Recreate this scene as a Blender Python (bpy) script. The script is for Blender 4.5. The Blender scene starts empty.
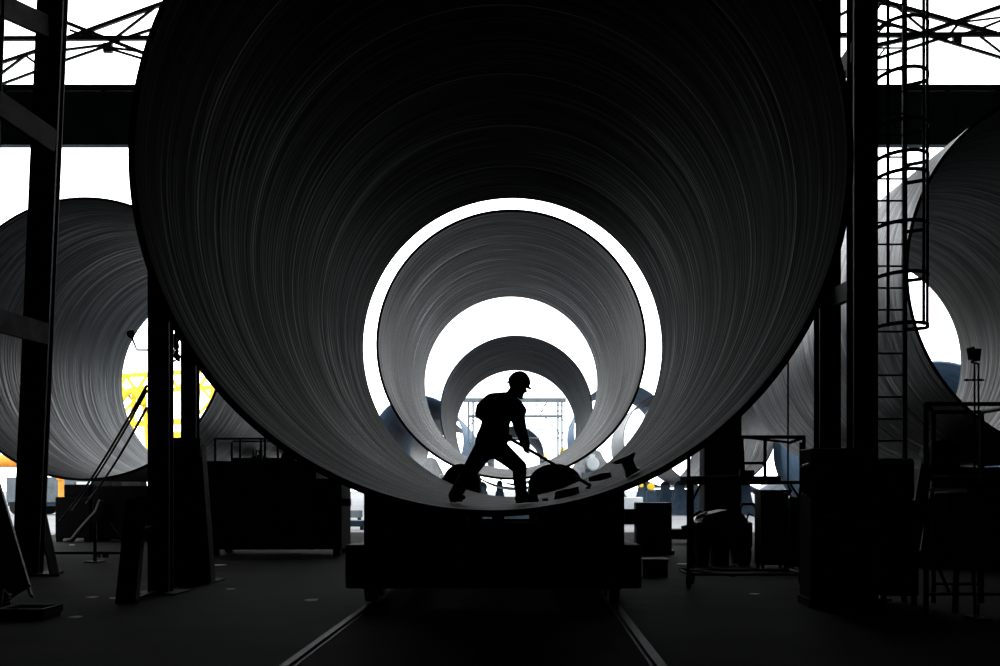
import bpy, bmesh, math, random
from mathutils import Vector, Matrix
random.seed(7)
PI = math.pi
SC = bpy.context.scene
COL = SC.collection
F = 1120.0            # focal length in pixels of the 1000 px wide frame
VX, VY, CAMZ = 528.0, 488.0, 1.5

def P(px, py, d):     # point at depth d (m) seen at that place of the photograph
    return Vector(((px - VX) / F * d, d, CAMZ + (VY - py) / F * d))

# ------------------------------------------------------------------ materials
MATS = {}
def new_mat(name):
    m = bpy.data.materials.new(name); m.use_nodes = True
    nt = m.node_tree; b = nt.nodes['Principled BSDF']
    MATS[name] = m
    return m, nt, b

def simple(name, col, rough=.6, metal=0., var=.35, scale=6., bump=.0, spec=.12):
    m, nt, b = new_mat(name)
    b.inputs['Roughness'].default_value = rough
    b.inputs['Metallic'].default_value = metal
    b.inputs['Specular IOR Level'].default_value = spec
    tc = nt.nodes.new('ShaderNodeTexCoord')
    n = nt.nodes.new('ShaderNodeTexNoise'); n.inputs['Scale'].default_value = scale
    n.inputs['Detail'].default_value = 6
    nt.links.new(tc.outputs['Object'], n.inputs['Vector'])
    r = nt.nodes.new('ShaderNodeValToRGB')
    r.color_ramp.elements[0].position = .3; r.color_ramp.elements[1].position = .7
    r.color_ramp.elements[0].color = [c * (1 - var) for c in col] + [1]
    r.color_ramp.elements[1].color = [min(1, c * (1 + var)) for c in col] + [1]
    nt.links.new(n.outputs['Fac'], r.inputs['Fac'])
    nt.links.new(r.outputs['Color'], b.inputs['Base Color'])
    if bump:
        bp = nt.nodes.new('ShaderNodeBump'); bp.inputs['Strength'].default_value = bump
        bp.inputs['Distance'].default_value = .02
        nt.links.new(n.outputs['Fac'], bp.inputs['Height'])
        nt.links.new(bp.outputs['Normal'], b.inputs['Normal'])
    return m

def pipe_mat(name, dark, light, rough=.5, bumpd=.012, seed=0., spec=.05, bandpos=(.42, .72), streak_amt=.5):
    """rolled steel plate: painted highlight bands and streaks, scratches round the shell, rust blotches."""
    m, nt, b = new_mat(name)
    N, L = nt.nodes.new, nt.links.new
    tc = N('ShaderNodeTexCoord'); sp = N('ShaderNodeSeparateXYZ'); L(tc.outputs['Object'], sp.inputs[0])
    at = N('ShaderNodeMath'); at.operation = 'ARCTAN2'
    L(sp.outputs['X'], at.inputs[0]); L(sp.outputs['Z'], at.inputs[1])
    def banded(ks, ky, scale, detail, off):
        a = N('ShaderNodeMath'); a.operation = 'MULTIPLY'; a.inputs[1].default_value = ks; L(at.outputs[0], a.inputs[0])
        y = N('ShaderNodeMath'); y.operation = 'MULTIPLY'; y.inputs[1].default_value = ky; L(sp.outputs['Y'], y.inputs[0])
        c = N('ShaderNodeCombineXYZ'); L(a.outputs[0], c.inputs[0]); L(y.outputs[0], c.inputs[1]); c.inputs[2].default_value = off + seed
        n = N('ShaderNodeTexNoise'); n.inputs['Scale'].default_value = scale; n.inputs['Detail'].default_value = detail
        n.inputs['Roughness'].default_value = .6
        L(c.outputs[0], n.inputs['Vector']); return n
    bands = banded(.22, 2.2, 1., 3., 0.)          # wide bands round the shell, painting sky highlights on its undulations
    streak = banded(.7, 13., 1., 5., 11.)         # fine scratches and painted glints round the shell
    blot = banded(2.5, 1.2, 1., 6., 23.)          # blotches
    r1 = N('ShaderNodeValToRGB'); L(bands.outputs['Fac'], r1.inputs['Fac'])
    r1.color_ramp.elements[0].position = bandpos[0]; r1.color_ramp.elements[1].position = bandpos[1]
    r1.color_ramp.elements[0].color = list(dark) + [1]; r1.color_ramp.elements[1].color = list(light) + [1]
    r2 = N('ShaderNodeValToRGB'); L(streak.outputs['Fac'], r2.inputs['Fac'])
    r2.color_ramp.elements[0].position = .54; r2.color_ramp.elements[1].position = .72
    r2.color_ramp.elements[0].color = (0, 0, 0, 1); r2.color_ramp.elements[1].color = (1, 1, 1, 1)
    mx = N('ShaderNodeMixRGB'); mx.blend_type = 'MIX'
    sa_ = N('ShaderNodeMath'); sa_.operation = 'MULTIPLY'; sa_.inputs[1].default_value = streak_amt; L(r2.outputs['Color'], sa_.inputs[0])
    pat = banded(1.1, .55, 1., 3., 41.)
    pr = N('ShaderNodeMapRange'); pr.inputs['From Min'].default_value = .38; pr.inputs['From Max'].default_value = .66
    L(pat.outputs['Fac'], pr.inputs['Value'])
    sb_ = N('ShaderNodeMath'); sb_.operation = 'MULTIPLY'; L(sa_.outputs[0], sb_.inputs[0]); L(pr.outputs['Result'], sb_.inputs[1]); L(sb_.outputs[0], mx.inputs['Fac'])
    L(r1.outputs['Color'], mx.inputs['Color1']); mx.inputs['Color2'].default_value = [min(1, c * 3.2) for c in light] + [1]  # light streak colour paints grazing sky glints along with scratches
    mb = N('ShaderNodeMixRGB'); mb.blend_type = 'MULTIPLY'; mb.inputs['Fac'].default_value = .5
    r3 = N('ShaderNodeValToRGB'); L(blot.outputs['Fac'], r3.inputs['Fac'])
    r3.color_ramp.elements[0].position = .35; r3.color_ramp.elements[1].position = .6
    r3.color_ramp.elements[0].color = (.35, .33, .31, 1); r3.color_ramp.elements[1].color = (1, 1, 1, 1)
    L(mx.outputs['Color'], mb.inputs['Color1']); L(r3.outputs['Color'], mb.inputs['Color2'])
    L(mb.outputs['Color'], b.inputs['Base Color'])
    rg = N('ShaderNodeMapRange'); rg.inputs['From Min'].default_value = .42; rg.inputs['From Max'].default_value = .68
    rg.inputs['To Min'].default_value = min(1, rough + .2); rg.inputs['To Max'].default_value = max(.2, rough - .28)
    L(streak.outputs['Fac'], rg.inputs['Value']); L(rg.outputs['Result'], b.inputs['Roughness'])
    b.inputs['Specular IOR Level'].default_value = spec
    bp = N('ShaderNodeBump'); bp.inputs['Strength'].default_value = .7; bp.inputs['Distance'].default_value = bumpd
    ad = N('ShaderNodeMath'); ad.operation = 'MULTIPLY_ADD'; ad.inputs[1].default_value = .05
    L(streak.outputs['Fac'], ad.inputs[0]); L(bands.outputs['Fac'], ad.inputs[2])
    L(ad.outputs[0], bp.inputs['Height']); L(bp.outputs['Normal'], b.inputs['Normal'])
    return m

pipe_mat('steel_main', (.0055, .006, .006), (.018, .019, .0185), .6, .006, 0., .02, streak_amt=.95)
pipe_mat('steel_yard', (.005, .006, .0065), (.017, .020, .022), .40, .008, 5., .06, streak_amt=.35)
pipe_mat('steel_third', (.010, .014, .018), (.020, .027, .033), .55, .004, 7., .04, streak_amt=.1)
pipe_mat('steel_blue', (.085, .14, .215), (.115, .18, .26), .6, .004, 9.)  # blue lightened so the colour carries the distance haze
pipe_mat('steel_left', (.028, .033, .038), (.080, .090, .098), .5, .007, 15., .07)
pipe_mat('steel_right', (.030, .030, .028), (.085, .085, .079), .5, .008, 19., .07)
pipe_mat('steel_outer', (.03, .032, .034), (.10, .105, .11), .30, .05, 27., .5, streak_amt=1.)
simple('weld', (.04, .04, .039), .45, 0., .3, 12.)
simple('shade_black', (.006, .006, .006), .85, 0., .3, 3., 0., .02)  # near-black colour paints in the shade under the left pipe
simple('black_steel', (.013, .013, .0125), .65, 0., .4, 3.)
simple('girder_paint', (.07, .09, .10), .7, 0., .25, 2.)
simple('truss_paint', (.16, .16, .13), .7, 0., .25, 3.)
simple('dusty_steel', (.07, .068, .062), .75, 0., .35, 4.)
simple('rubber', (.012, .012, .012), .8, 0., .3, 10.)
simple('rail_steel', (.03, .028, .026), .6, .2, .3, 8.)
simple('box_paint', (.03, .034, .034), .6, 0., .4, 3.)
simple('yellow_paint', (.85, .60, .04), .55, 0., .12, 3.)
simple('orange_paint', (.75, .28, .04), .6, 0., .15, 3.)
simple('grit', (.13, .135, .14), .9, 0., .3, 3.)
simple('pale_paint', (.55, .58, .60), .6, 0., .12, 2.)
simple('grey_paint', (.10, .12, .135), .55, 0., .2, 3.)
simple('navy_paint', (.03, .05, .075), .6, 0., .25, 3.)
simple('concrete_post', (.07, .07, .066), .85, 0., .3, 5.)
simple('wall_sheet', (.03, .03, .03), .8, 0., .2, 1.)
simple('jacket_cloth', (.018, .020, .026), .9, 0., .3, 20., .3)
simple('trouser_cloth', (.016, .017, .022), .9, 0., .3, 20., .3)
simple('skin', (.30, .17, .11), .55, 0., .12, 20.)
simple('glove_cloth', (.05, .048, .045), .9, 0., .3, 30.)
simple('leather', (.012, .011, .010), .6, 0., .3, 14.)
simple('helmet_plastic', (.05, .045, .03), .35, 0., .15, 8.)
simple('hair', (.010, .009, .008), .7, 0., .3, 40.)
simple('wood', (.09, .06, .035), .6, 0., .3, 12.)
simple('paper', (.55, .55, .52), .8, 0., .1, 9.)
simple('lamp_glass', (.25, .27, .28), .15, 0., .1, 9.)
simple('window_dark', (.06, .08, .10), .2, 0., .1, 3.)
simple('copper_wire', (.35, .33, .30), .35, .5, .3, 30.)

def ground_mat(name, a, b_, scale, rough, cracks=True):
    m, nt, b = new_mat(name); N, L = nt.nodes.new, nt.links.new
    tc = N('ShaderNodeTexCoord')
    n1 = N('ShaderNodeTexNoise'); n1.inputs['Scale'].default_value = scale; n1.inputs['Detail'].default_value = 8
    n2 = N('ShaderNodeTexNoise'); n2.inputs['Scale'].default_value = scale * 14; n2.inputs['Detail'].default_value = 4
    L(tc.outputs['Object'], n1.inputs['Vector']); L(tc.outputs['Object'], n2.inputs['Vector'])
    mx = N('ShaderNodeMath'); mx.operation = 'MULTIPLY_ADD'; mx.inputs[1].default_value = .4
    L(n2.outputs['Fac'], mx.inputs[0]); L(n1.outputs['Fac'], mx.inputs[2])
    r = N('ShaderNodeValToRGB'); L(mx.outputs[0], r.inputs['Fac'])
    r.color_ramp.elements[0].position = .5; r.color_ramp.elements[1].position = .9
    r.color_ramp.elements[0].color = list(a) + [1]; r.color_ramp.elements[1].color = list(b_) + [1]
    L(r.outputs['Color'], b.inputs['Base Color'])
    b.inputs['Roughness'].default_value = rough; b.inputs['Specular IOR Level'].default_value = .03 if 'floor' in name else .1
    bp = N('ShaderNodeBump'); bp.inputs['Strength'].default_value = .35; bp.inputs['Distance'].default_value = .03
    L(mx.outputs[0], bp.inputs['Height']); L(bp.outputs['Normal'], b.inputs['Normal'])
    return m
ground_mat('floor_concrete_shaded', (.006, .0057, .005), (.022, .021, .019), .7, .9)  # same concrete as the yard, with roof shade darkened into its colour
ground_mat('yard_concrete_lit', (.17, .174, .178), (.25, .253, .257), .2, .9)  # same concrete as the floor, with daylight put into a lighter colour

# ------------------------------------------------------------------ mesh builder
ORG = {}
class MB:
    def __init__(self): self.bm = bmesh.new()
    def _xf(self, vs, M):
        for v in vs: v.co = M @ v.co
    def box(self, lo, hi, bevel=0.):
        lo, hi = Vector(lo), Vector(hi)
        r = bmesh.ops.create_cube(self.bm, size=1.)
        vs = r['verts']; c = (lo + hi) / 2; s = hi - lo
        for v in vs: v.co = Vector((v.co.x * s.x, v.co.y * s.y, v.co.z * s.z)) + c
        if bevel:
            es = list({e for v in vs for e in v.link_edges})
            bmesh.ops.bevel(self.bm, geom=es, offset=bevel, segments=2, affect='EDGES', profile=.5)
        return self
    def bar(self, p, q, w, h=None, up=(0, 0, 1)):
        """square bar from p to q"""
        p, q = Vector(p), Vector(q); h = h or w
        d = (q - p); L = d.length; d.normalize()
        u = Vector(up)
        if abs(d.dot(u)) > .98: u = Vector((0, 1, 0))
        s = d.cross(u).normalized(); u = s.cross(d)
        r = bmesh.ops.create_cube(self.bm, size=1.)
        for v in r['verts']:
            v.co = (p + q) / 2 + d * (v.co.x * L) + s * (v.co.y * w) + u * (v.co.z * h)
        return self
    def ibeam(self, p, q, w, h, t, up=(0, 0, 1)):
        p, q = Vector(p), Vector(q); d = (q - p).normalized(); u = Vector(up)
        if abs(d.dot(u)) > .98: u = Vector((0, 1, 0))
        s = d.cross(u).normalized(); u = s.cross(d)
        self.bar(p + u * (h / 2 - t / 2), q + u * (h / 2 - t / 2), w, t, up)
        self.bar(p - u * (h / 2 - t / 2), q - u * (h / 2 - t / 2), w, t, up)
        self.bar(p, q, t, h - 2 * t, up)
        return self
    def tube(self, pts, r, seg=10, closed=False):
        pts = [Vector(p) for p in pts]; n = len(pts); rings = []
        rr = r if isinstance(r, (list, tuple)) else [r] * n
        prev = None
        for i, p in enumerate(pts):
            if closed: d = pts[(i + 1) % n] - pts[i - 1]
            else: d = pts[min(i + 1, n - 1)] - pts[max(i - 1, 0)]
            d.normalize()
            if prev is None:
                a = Vector((0, 0, 1)) if abs(d.z) < .9 else Vector((0, 1, 0))
            else: a = prev
            s = d.cross(a).normalized(); u = s.cross(d).normalized(); prev = u
            rings.append([self.bm.verts.new(p + (s * math.cos(2 * PI * k / seg) + u * math.sin(2 * PI * k / seg)) * rr[i]) for k in range(seg)])
        m = n if closed else n - 1
        for i in range(m):
            A, B = rings[i], rings[(i + 1) % n]
            for k in range(seg):
                f = self.bm.faces.new((A[k], A[(k + 1) % seg], B[(k + 1) % seg], B[k])); f.smooth = True
        if not closed:
            self.bm.faces.new(rings[0][::-1]); self.bm.faces.new(rings[-1])
        return self
    def cyl(self, p, q, r, seg=24): return self.tube([p, q], r, seg)
    def ball(self, c, r, M=None, seg=16):
        g = bmesh.ops.create_uvsphere(self.bm, u_segments=seg, v_segments=max(8, seg // 2), radius=1.)
        r = Vector(r) if not isinstance(r, (int, float)) else Vector((r, r, r))
        for v in g['verts']:
            w = Vector((v.co.x * r.x, v.co.y * r.y, v.co.z * r.z))
            v.co = ((M @ w) if M else w) + Vector(c)
            for f in v.link_faces: f.smooth = True
        return self
    def prism(self, poly, y0, y1):
        """polygon in XZ pushed from y0 to y1"""
        a = [self.bm.verts.new((x, y0, z)) for x, z in poly]; b = [self.bm.verts.new((x, y1, z)) for x, z in poly]
        n = len(poly)
        self.bm.faces.new(a); self.bm.faces.new(b[::-1])
        for i in range(n): self.bm.faces.new((a[i], b[i], b[(i + 1) % n], a[(i + 1) % n]))
        return self
    def hull(self, balls, sub=2):
        """convex hull of spheres (centre, radius): a tapered, rounded limb"""
        tb = bmesh.new()
        for c, r in balls:
            tmp = bmesh.new()
            bmesh.ops.create_icosphere(tmp, subdivisions=sub, radius=1.)
            for v in tmp.verts: tb.verts.new(v.co * r + Vector(c))
            tmp.free()
        h = bmesh.ops.convex_hull(tb, input=list(tb.verts))
        faces = [f for f in tb.faces]
        mp = {}
        for f in faces:
            for v in f.verts:
                if v not in mp: mp[v] = self.bm.verts.new(v.co)
        for f in faces:
            try: self.bm.faces.new([mp[v] for v in f.verts])
            except ValueError: pass
        tb.free()
        return self
    def build(self, name, mat, parent=None, origin=None):
        bmesh.ops.recalc_face_normals(self.bm, faces=self.bm.faces)
        base = Vector((0, 0, 0))
        if parent is not None: base = ORG[parent.name]
        org = Vector(origin) if origin is not None else base
        me = bpy.data.meshes.new(name)
        bmesh.ops.translate(self.bm, vec=-org, verts=self.bm.verts)
        self.bm.to_mesh(me); self.bm.free()
        me.materials.append(MATS[mat])
        o = bpy.data.objects.new(name, me); COL.objects.link(o)
        o.location = org - base if parent is not None else org
        if parent is not None: o.parent = parent
        ORG[o.name] = org
        return o

def tag(o, label, cat, group=None):
    o['label'] = label; o['category'] = cat; o['kind'] = 'thing'
    if group: o['group'] = group
    return o
def thing(name, loc, label, cat, group=None):
    o = bpy.data.objects.new(name, None); COL.objects.link(o)
    o.location = Vector(loc); o.empty_display_size = .3
    ORG[o.name] = Vector(loc)
    return tag(o, label, cat, group)
def struct(mb, name, mat):
    o = mb.build(name, mat); o['kind'] = 'structure'; return o
def remesh(mb, voxel, smooth=3):
    me = bpy.data.meshes.new('tmp'); mb.bm.to_mesh(me); mb.bm.free()
    o = bpy.data.objects.new('tmp', me); COL.objects.link(o)
    r = o.modifiers.new('r', 'REMESH'); r.mode = 'VOXEL'; r.voxel_size = voxel; r.use_smooth_shade = True
    s = o.modifiers.new('s', 'SMOOTH'); s.iterations = smooth; s.factor = .5
    dg = bpy.context.evaluated_depsgraph_get(); dg.update()
    m2 = bpy.data.meshes.new_from_object(o.evaluated_get(dg))
    bpy.data.objects.remove(o); bpy.data.meshes.remove(me)
    out = MB(); out.bm.from_mesh(m2); bpy.data.meshes.remove(m2)
    for f in out.bm.faces: f.smooth = True
    return out

# ------------------------------------------------------------------ camera, sky
cam = bpy.data.cameras.new('camera'); co = bpy.data.objects.new('camera', cam); COL.objects.link(co)
co.location = (0, 0, CAMZ); co.rotation_euler = (PI / 2, 0, 0)
cam.sensor_width = 36; cam.lens = F / 1000 * 36
cam.shift_x = (500 - VX) / 1000; cam.shift_y = (VY - 333) / 1000
cam.clip_end = 2000
SC.camera = co
w = bpy.data.worlds.new('overcast_sky'); SC.world = w; w.use_nodes = True
bg = w.node_tree.nodes['Background']
bg.inputs['Color'].default_value = (.93, .97, 1., 1); bg.inputs['Strength'].default_value = 5.0
SC.view_settings.view_transform = 'Standard'; SC.view_settings.look = 'None'
SC.view_settings.gamma = 1.; SC.view_settings.use_curve_mapping = False
SC.view_settings.exposure = -.35

# ------------------------------------------------------------------ setting
struct(MB().box((-15.3, -12.3, -.3), (16.3, 38, 0)), 'floor', 'floor_concrete_shaded')
struct(MB().box((-300, 38, -.3), (300, 500, -.004)), 'ground', 'yard_concrete_lit')
struct(MB().box((-15.3, -12.3, 0), (-15, 29, 14.4)), 'wall_left', 'wall_sheet')
struct(MB().box((16, -12.3, 0), (16.3, 29, 14.4)), 'wall_right', 'wall_sheet')
struct(MB().box((-15, -12.3, 0), (16, -12, 14.4)), 'wall_back', 'wall_sheet')
struct(MB().box((-15.3, -12.3, 14.4), (16.3, 29, 14.7)), 'ceiling', 'wall_sheet')

# ------------------------------------------------------------------ pipes
def pipe(near, nd, far, fd, r, mat, label, seams=(), wall=.06, seg=160, seammat='weld', outer_seams=True, name='steel_pipe_section'):
    A, B = P(*near, nd), P(*far, fd)
    base = Vector((A.x, A.y, A.z - r))
    root = thing(name, base, label, 'pipe', 'large steel pipe sections')
    m = MB(); NS = 10
    d = B - A
    def ring(t, rr):
        c = A + d * t
        return [m.bm.verts.new((c.x + rr * math.sin(2 * PI * k / seg), c.y, c.z + rr * math.cos(2 * PI * k / seg))) for k in range(seg)]
    outs = [ring(i / NS, r) for i in range(NS + 1)]; ins = [ring(i / NS, r - wall) for i in range(NS + 1)]
    for k in range(seg):
        j = (k + 1) % seg
        for i in range(NS):
            f = m.bm.faces.new((outs[i][k], outs[i][j], outs[i + 1][j], outs[i + 1][k])); f.smooth = True
            f = m.bm.faces.new((ins[i][k], ins[i + 1][k], ins[i + 1][j], ins[i][j])); f.smooth = True
        for O, I in ((outs[0], ins[0]), (outs[-1], ins[-1])):
            m.bm.faces.new((O[k], I[k], I[j], O[j]))
    m.bm.edges.ensure_lookup_table()
    for L in (outs[0], outs[-1], ins[0], ins[-1]):
        for k in range(seg):
            e = m.bm.edges.get((L[k], L[(k + 1) % seg]))
            e.smooth = False
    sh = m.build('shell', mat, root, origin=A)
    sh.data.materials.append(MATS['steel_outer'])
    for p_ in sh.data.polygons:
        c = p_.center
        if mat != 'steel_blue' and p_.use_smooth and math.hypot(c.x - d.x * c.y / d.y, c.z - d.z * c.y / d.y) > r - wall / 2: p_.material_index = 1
    for t in seams:
        w_ = MB(); c = A + d * (t / d.length)
        for rr, sg in ((r - wall, -1), (r, 1)):
            prof = ((-.028, -.002), (-.012, .0014), (0, .0022), (.012, .0014), (.028, -.002))
            rings = [[w_.bm.verts.new((c.x + (rr + sg * h) * math.sin(2 * PI * k / seg), c.y + y_, c.z + d.z / d.y * y_ + (rr + sg * h) * math.cos(2 * PI * k / seg))) for k in range(seg)] for y_, h in prof]
            for P_, Q_ in zip(rings, rings[1:]):
                for k in range(seg):
                    f = w_.bm.faces.new((P_[k], P_[(k + 1) % seg], Q_[(k + 1) % seg], Q_[k])); f.smooth = True
            for k in range(seg):
                w_.bm.faces.new((rings[-1][k], rings[-1][(k + 1) % seg], rings[0][(k + 1) % seg], rings[0][k]))
        w_.build('weld_seam', seammat, root)
    return A, B

R = 3.25
P1 = pipe((491, 154), 10.03, (512.5, 347.6), 23.95, R, 'steel_main',
          'huge dark steel pipe in the foreground with a worker standing inside', (1.9, 4.3, 6.7, 9.1, 11.5), seg=224)
P2 = pipe((511.3, 344.6), 26.9, (511, 383), 41.54, R, 'steel_yard',
          'steel pipe directly behind the foreground pipe, seen through it as the first ring', (2.4, 4.8, 7.2, 9.6, 12.))
P3 = pipe((516.3, 412), 47.5, (516, 430), 60.05, R, 'steel_third',
          'bluish grey steel pipe behind the worker, third in the middle row', (3., 6., 9.))
PL = pipe((85, 339), 25.63, (219, 384), 36.8, R, 'steel_left',
          'grey steel pipe on the left between the leaning twin column and the cabinet', (2.4, 4.8, 7.2, 9.4))
PR = pipe((1096, 270), 19.06, (853.5, 363), 33.3, R, 'steel_right',
          'grey steel pipe cut by the right edge behind the caged ladder', (2.4, 4.8, 7.2, 9.6, 12.))
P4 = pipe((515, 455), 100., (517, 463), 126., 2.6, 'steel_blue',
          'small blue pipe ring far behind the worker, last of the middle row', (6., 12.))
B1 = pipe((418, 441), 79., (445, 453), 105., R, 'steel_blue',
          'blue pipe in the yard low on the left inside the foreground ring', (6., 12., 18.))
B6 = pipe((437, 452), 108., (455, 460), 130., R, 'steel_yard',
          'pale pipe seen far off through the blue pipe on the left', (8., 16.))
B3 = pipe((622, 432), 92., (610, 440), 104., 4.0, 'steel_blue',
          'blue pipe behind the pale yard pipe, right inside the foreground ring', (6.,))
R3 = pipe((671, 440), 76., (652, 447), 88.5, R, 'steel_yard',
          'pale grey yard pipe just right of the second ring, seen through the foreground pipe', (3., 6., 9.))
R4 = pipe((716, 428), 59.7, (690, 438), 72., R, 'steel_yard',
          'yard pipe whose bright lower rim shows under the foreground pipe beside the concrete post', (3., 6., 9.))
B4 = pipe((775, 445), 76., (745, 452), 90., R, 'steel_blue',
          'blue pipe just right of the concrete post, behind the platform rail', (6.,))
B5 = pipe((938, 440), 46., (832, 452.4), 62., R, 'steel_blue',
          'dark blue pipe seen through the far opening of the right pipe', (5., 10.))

# ------------------------------------------------------------------ rail track
for nm, x, lab in (('l', -2.02, 'left rail of the floor track running under the foreground pipe'), ('r', 1.10, 'right rail of the floor track running under the foreground pipe')):
    t = thing('track_rail', (x, 4, 0), lab, 'rail', 'floor track rails')
    MB().box((x - .07, 4, 0), (x + .07, 58, .008)).build('rail_foot', 'rail_steel', t)
    MB().box((x - .014, 4, .008), (x + .014, 58, .02)).build('rail_web', 'rail_steel', t)
    MB().box((x - .036, 4, .02), (x + .036, 58, .032), .004).build('rail_head', 'rail_steel', t)

# ------------------------------------------------------------------ transport cart under the foreground pipe
def wheel(root, x, y, z, r, w_, mat='black_steel'):
    o = MB().cyl((x - w_ / 2, y, z), (x + w_ / 2, y, z), r, 28).build('wheel', mat, root)
    MB().cyl((x - w_ / 2 - .03, y, z), (x + w_ / 2 + .03, y, z), r * .35, 16).build('hub', 'dusty_steel', o)
def cart(pA, pB, y0, y1, bx0, bx1, ux0, ux1, gap, label, r):
    t_ = (y0 - pA.y) / (pB.y - pA.y); ca = pA + (pB - pA) * t_
    cx, cz = ca.x, ca.z
    root = thing('transport_cart', ((bx0 + bx1) / 2, (y0 + y1) / 2, .09), label, 'cart')
    MB().box((bx0, y0, .24), (bx1, y0 + .5, .79), .03).box((bx0, y1 - .5, .24), (bx1, y1, .79), .03) \
        .box((bx0, y0 + .5, .3), (bx0 + .45, y1 - .5, .75)).box((bx1 - .45, y0 + .5, .3), (bx1, y1 - .5, .75)).build('chassis', 'black_steel', root)
    MB().box((ux0, y0 + .06, .79), (ux1, y0 + .5, 1.06)).build('bolster', 'black_steel', root)
    MB().box((ux0, y1 - .5, .79), (ux1, y1 - .06, .84)).build('bolster', 'black_steel', root)
    rr = r + .02
    def zc(x, y): 
        c = pA + (pB - pA) * ((y - pA.y) / (pB.y - pA.y))
        return min(c.z for c in (c,)) - math.sqrt(max(0, rr * rr - (x - c.x) ** 2))
    for yy in (y0 + .06, y1 - .5):
        for s0, s1 in ((ux0, cx - gap), (cx + gap, ux1)):
            xs = [s0 + (s1 - s0) * i / 14 for i in range(15)]
            zb_ = 1.06 if yy < y1 - 1 else .84
            poly = [(s0, zb_), (s1, zb_)] + [(x, zc(x, yy)) for x in reversed(xs)]
            MB().prism(poly, yy, yy + .44).build('saddle', 'black_steel', root)
    # centre post between the saddles
    MB().box((cx - .12, y0 + .1, 1.06), (cx + .03, y0 + .3, zc(cx, y0 + .1) - .01)).build('post', 'black_steel', root)
    for x in (-2.02, 1.10):
        for yy in (y0 + .45, y0 + 1.25, y1 - 1.25, y1 - .45):
            wheel(root, x, yy, .034 + .23, .23, .13)
    for x in (bx0 + .35, bx1 - .35):
        MB().cyl((x, y0 - .12, .52), (x, y0, .52), .11, 18).build('buffer', 'rubber', root)
    return root
cart(P1[0], P1[1], 14.0, 19.5, -2.29, 1.42, -2.06, 1.21, .45, 'low black rail cart carrying the foreground pipe on saddles', R)

# dark box on the right of the cart + small crate
d = 25.2; a = P(636.5, 552, d); b = P(672, 502.5, d)
t = thing('tool_chest', (a.x + .4, d, 0), 'dark upright chest standing just right of the rail cart', 'chest')
MB().box((a.x, d, .07), (b.x, d + .6, b.z), .02).build('body', 'box_paint', t)
MB().box((a.x - .03, d - .04, 0), (b.x + .05, d + .64, .09)).build('base_plate', 'black_steel', t)
MB().box((a.x - .25, d + .1, b.z - .5), (a.x, d + .3, b.z - .15)).build('bracket', 'black_steel', t)
MB().box((a.x + .05, d - .02, .14), (b.x - .05, d, b.z - .06), .006).build('door', 'box_paint', t)
a = P(643, 577, 18.9); 
t = thing('crate', (a.x + .2, 19.1, 0), 'small dark crate on the floor below the upright chest', 'crate')
MB().box((a.x, 18.9, 0), (a.x + .42, 19.4, .27), .01).build('body', 'box_paint', t)
MB().box((a.x - .02, 18.88, .27), (a.x + .44, 19.42, .30), .008).build('lid', 'dusty_steel', t)

# ------------------------------------------------------------------ trolley carrying the second pipe
def trolley2():
    A = P2[0]; cx = A.x
    root = thing('support_trolley', (cx, 29, .09), 'dark trolley with two domed roller blocks holding up the second pipe', 'trolley')
    MB().box((cx - 2.0, 25.6, .3), (cx + 2.0, 26.2, .6), .03).box((cx - 1.8, 26.2, .3), (cx - 1.4, 33, .6)).box((cx + 1.4, 26.2, .3), (cx + 1.8, 33, .6)) \
        .box((cx - 2.0, 33, .3), (cx + 2.0, 33.6, .6), .03).build('chassis', 'black_steel', root)
    for x in (-2.02, 1.10):
        for yy in (26.5, 27.5, 31.8, 32.8): wheel(root, x, yy, .034 + .22, .22, .13)
    for s, xo, hw, top in ((-1, P(462, 0, 26).x, .42, P(0, 464, 26).z), (1, P(555, 0, 26).x, .60, P(0, 464, 26).z)):
        poly = [(xo - hw, .6), (xo + hw, .6), (xo + hw * 1.0, top - .42)] + \
               [(xo + hw * math.cos(th), top - .42 + .42 * math.sin(th)) for th in [PI * i / 12 for i in range(1, 12)]] + [(xo - hw, top - .42)]
        h = MB().prism(poly, 25.65, 26.8).build('roller_block', 'black_steel', root)
        MB().cyl((xo - .2, 25.6, top - .75), (xo - .2, 25.66, top - .75), .16, 20).build('bearing_cap', 'dusty_steel', h)
    for y in (28.5, 32.5):
        c = A + (P2[1] - A) * ((y - A.y) / (P2[1].y - A.y))
        for s in (-1, 1):
            an = math.radians(24); rr = .28
            rx = c.x + s * (R + rr) * math.sin(an); rz = c.z - (R + rr) * math.cos(an)
            ax = (P2[1] - A).normalized() * .3; q = Vector((rx, y, rz))
            MB().cyl(q - ax, q + ax, rr - .025, 24).build('roller', 'rubber', root)
            MB().box((rx - .3, y - .42, .6), (rx + .3, y - .32, rz)).box((rx - .3, y + .32, .6), (rx + .3, y + .42, rz)).build('roller_bracket', 'black_steel', root)
            MB().box((rx - .4, y - .5, .52), (rx + .4, y + .5, .62)).build('bracket_plate', 'black_steel', root)
trolley2()

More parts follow.
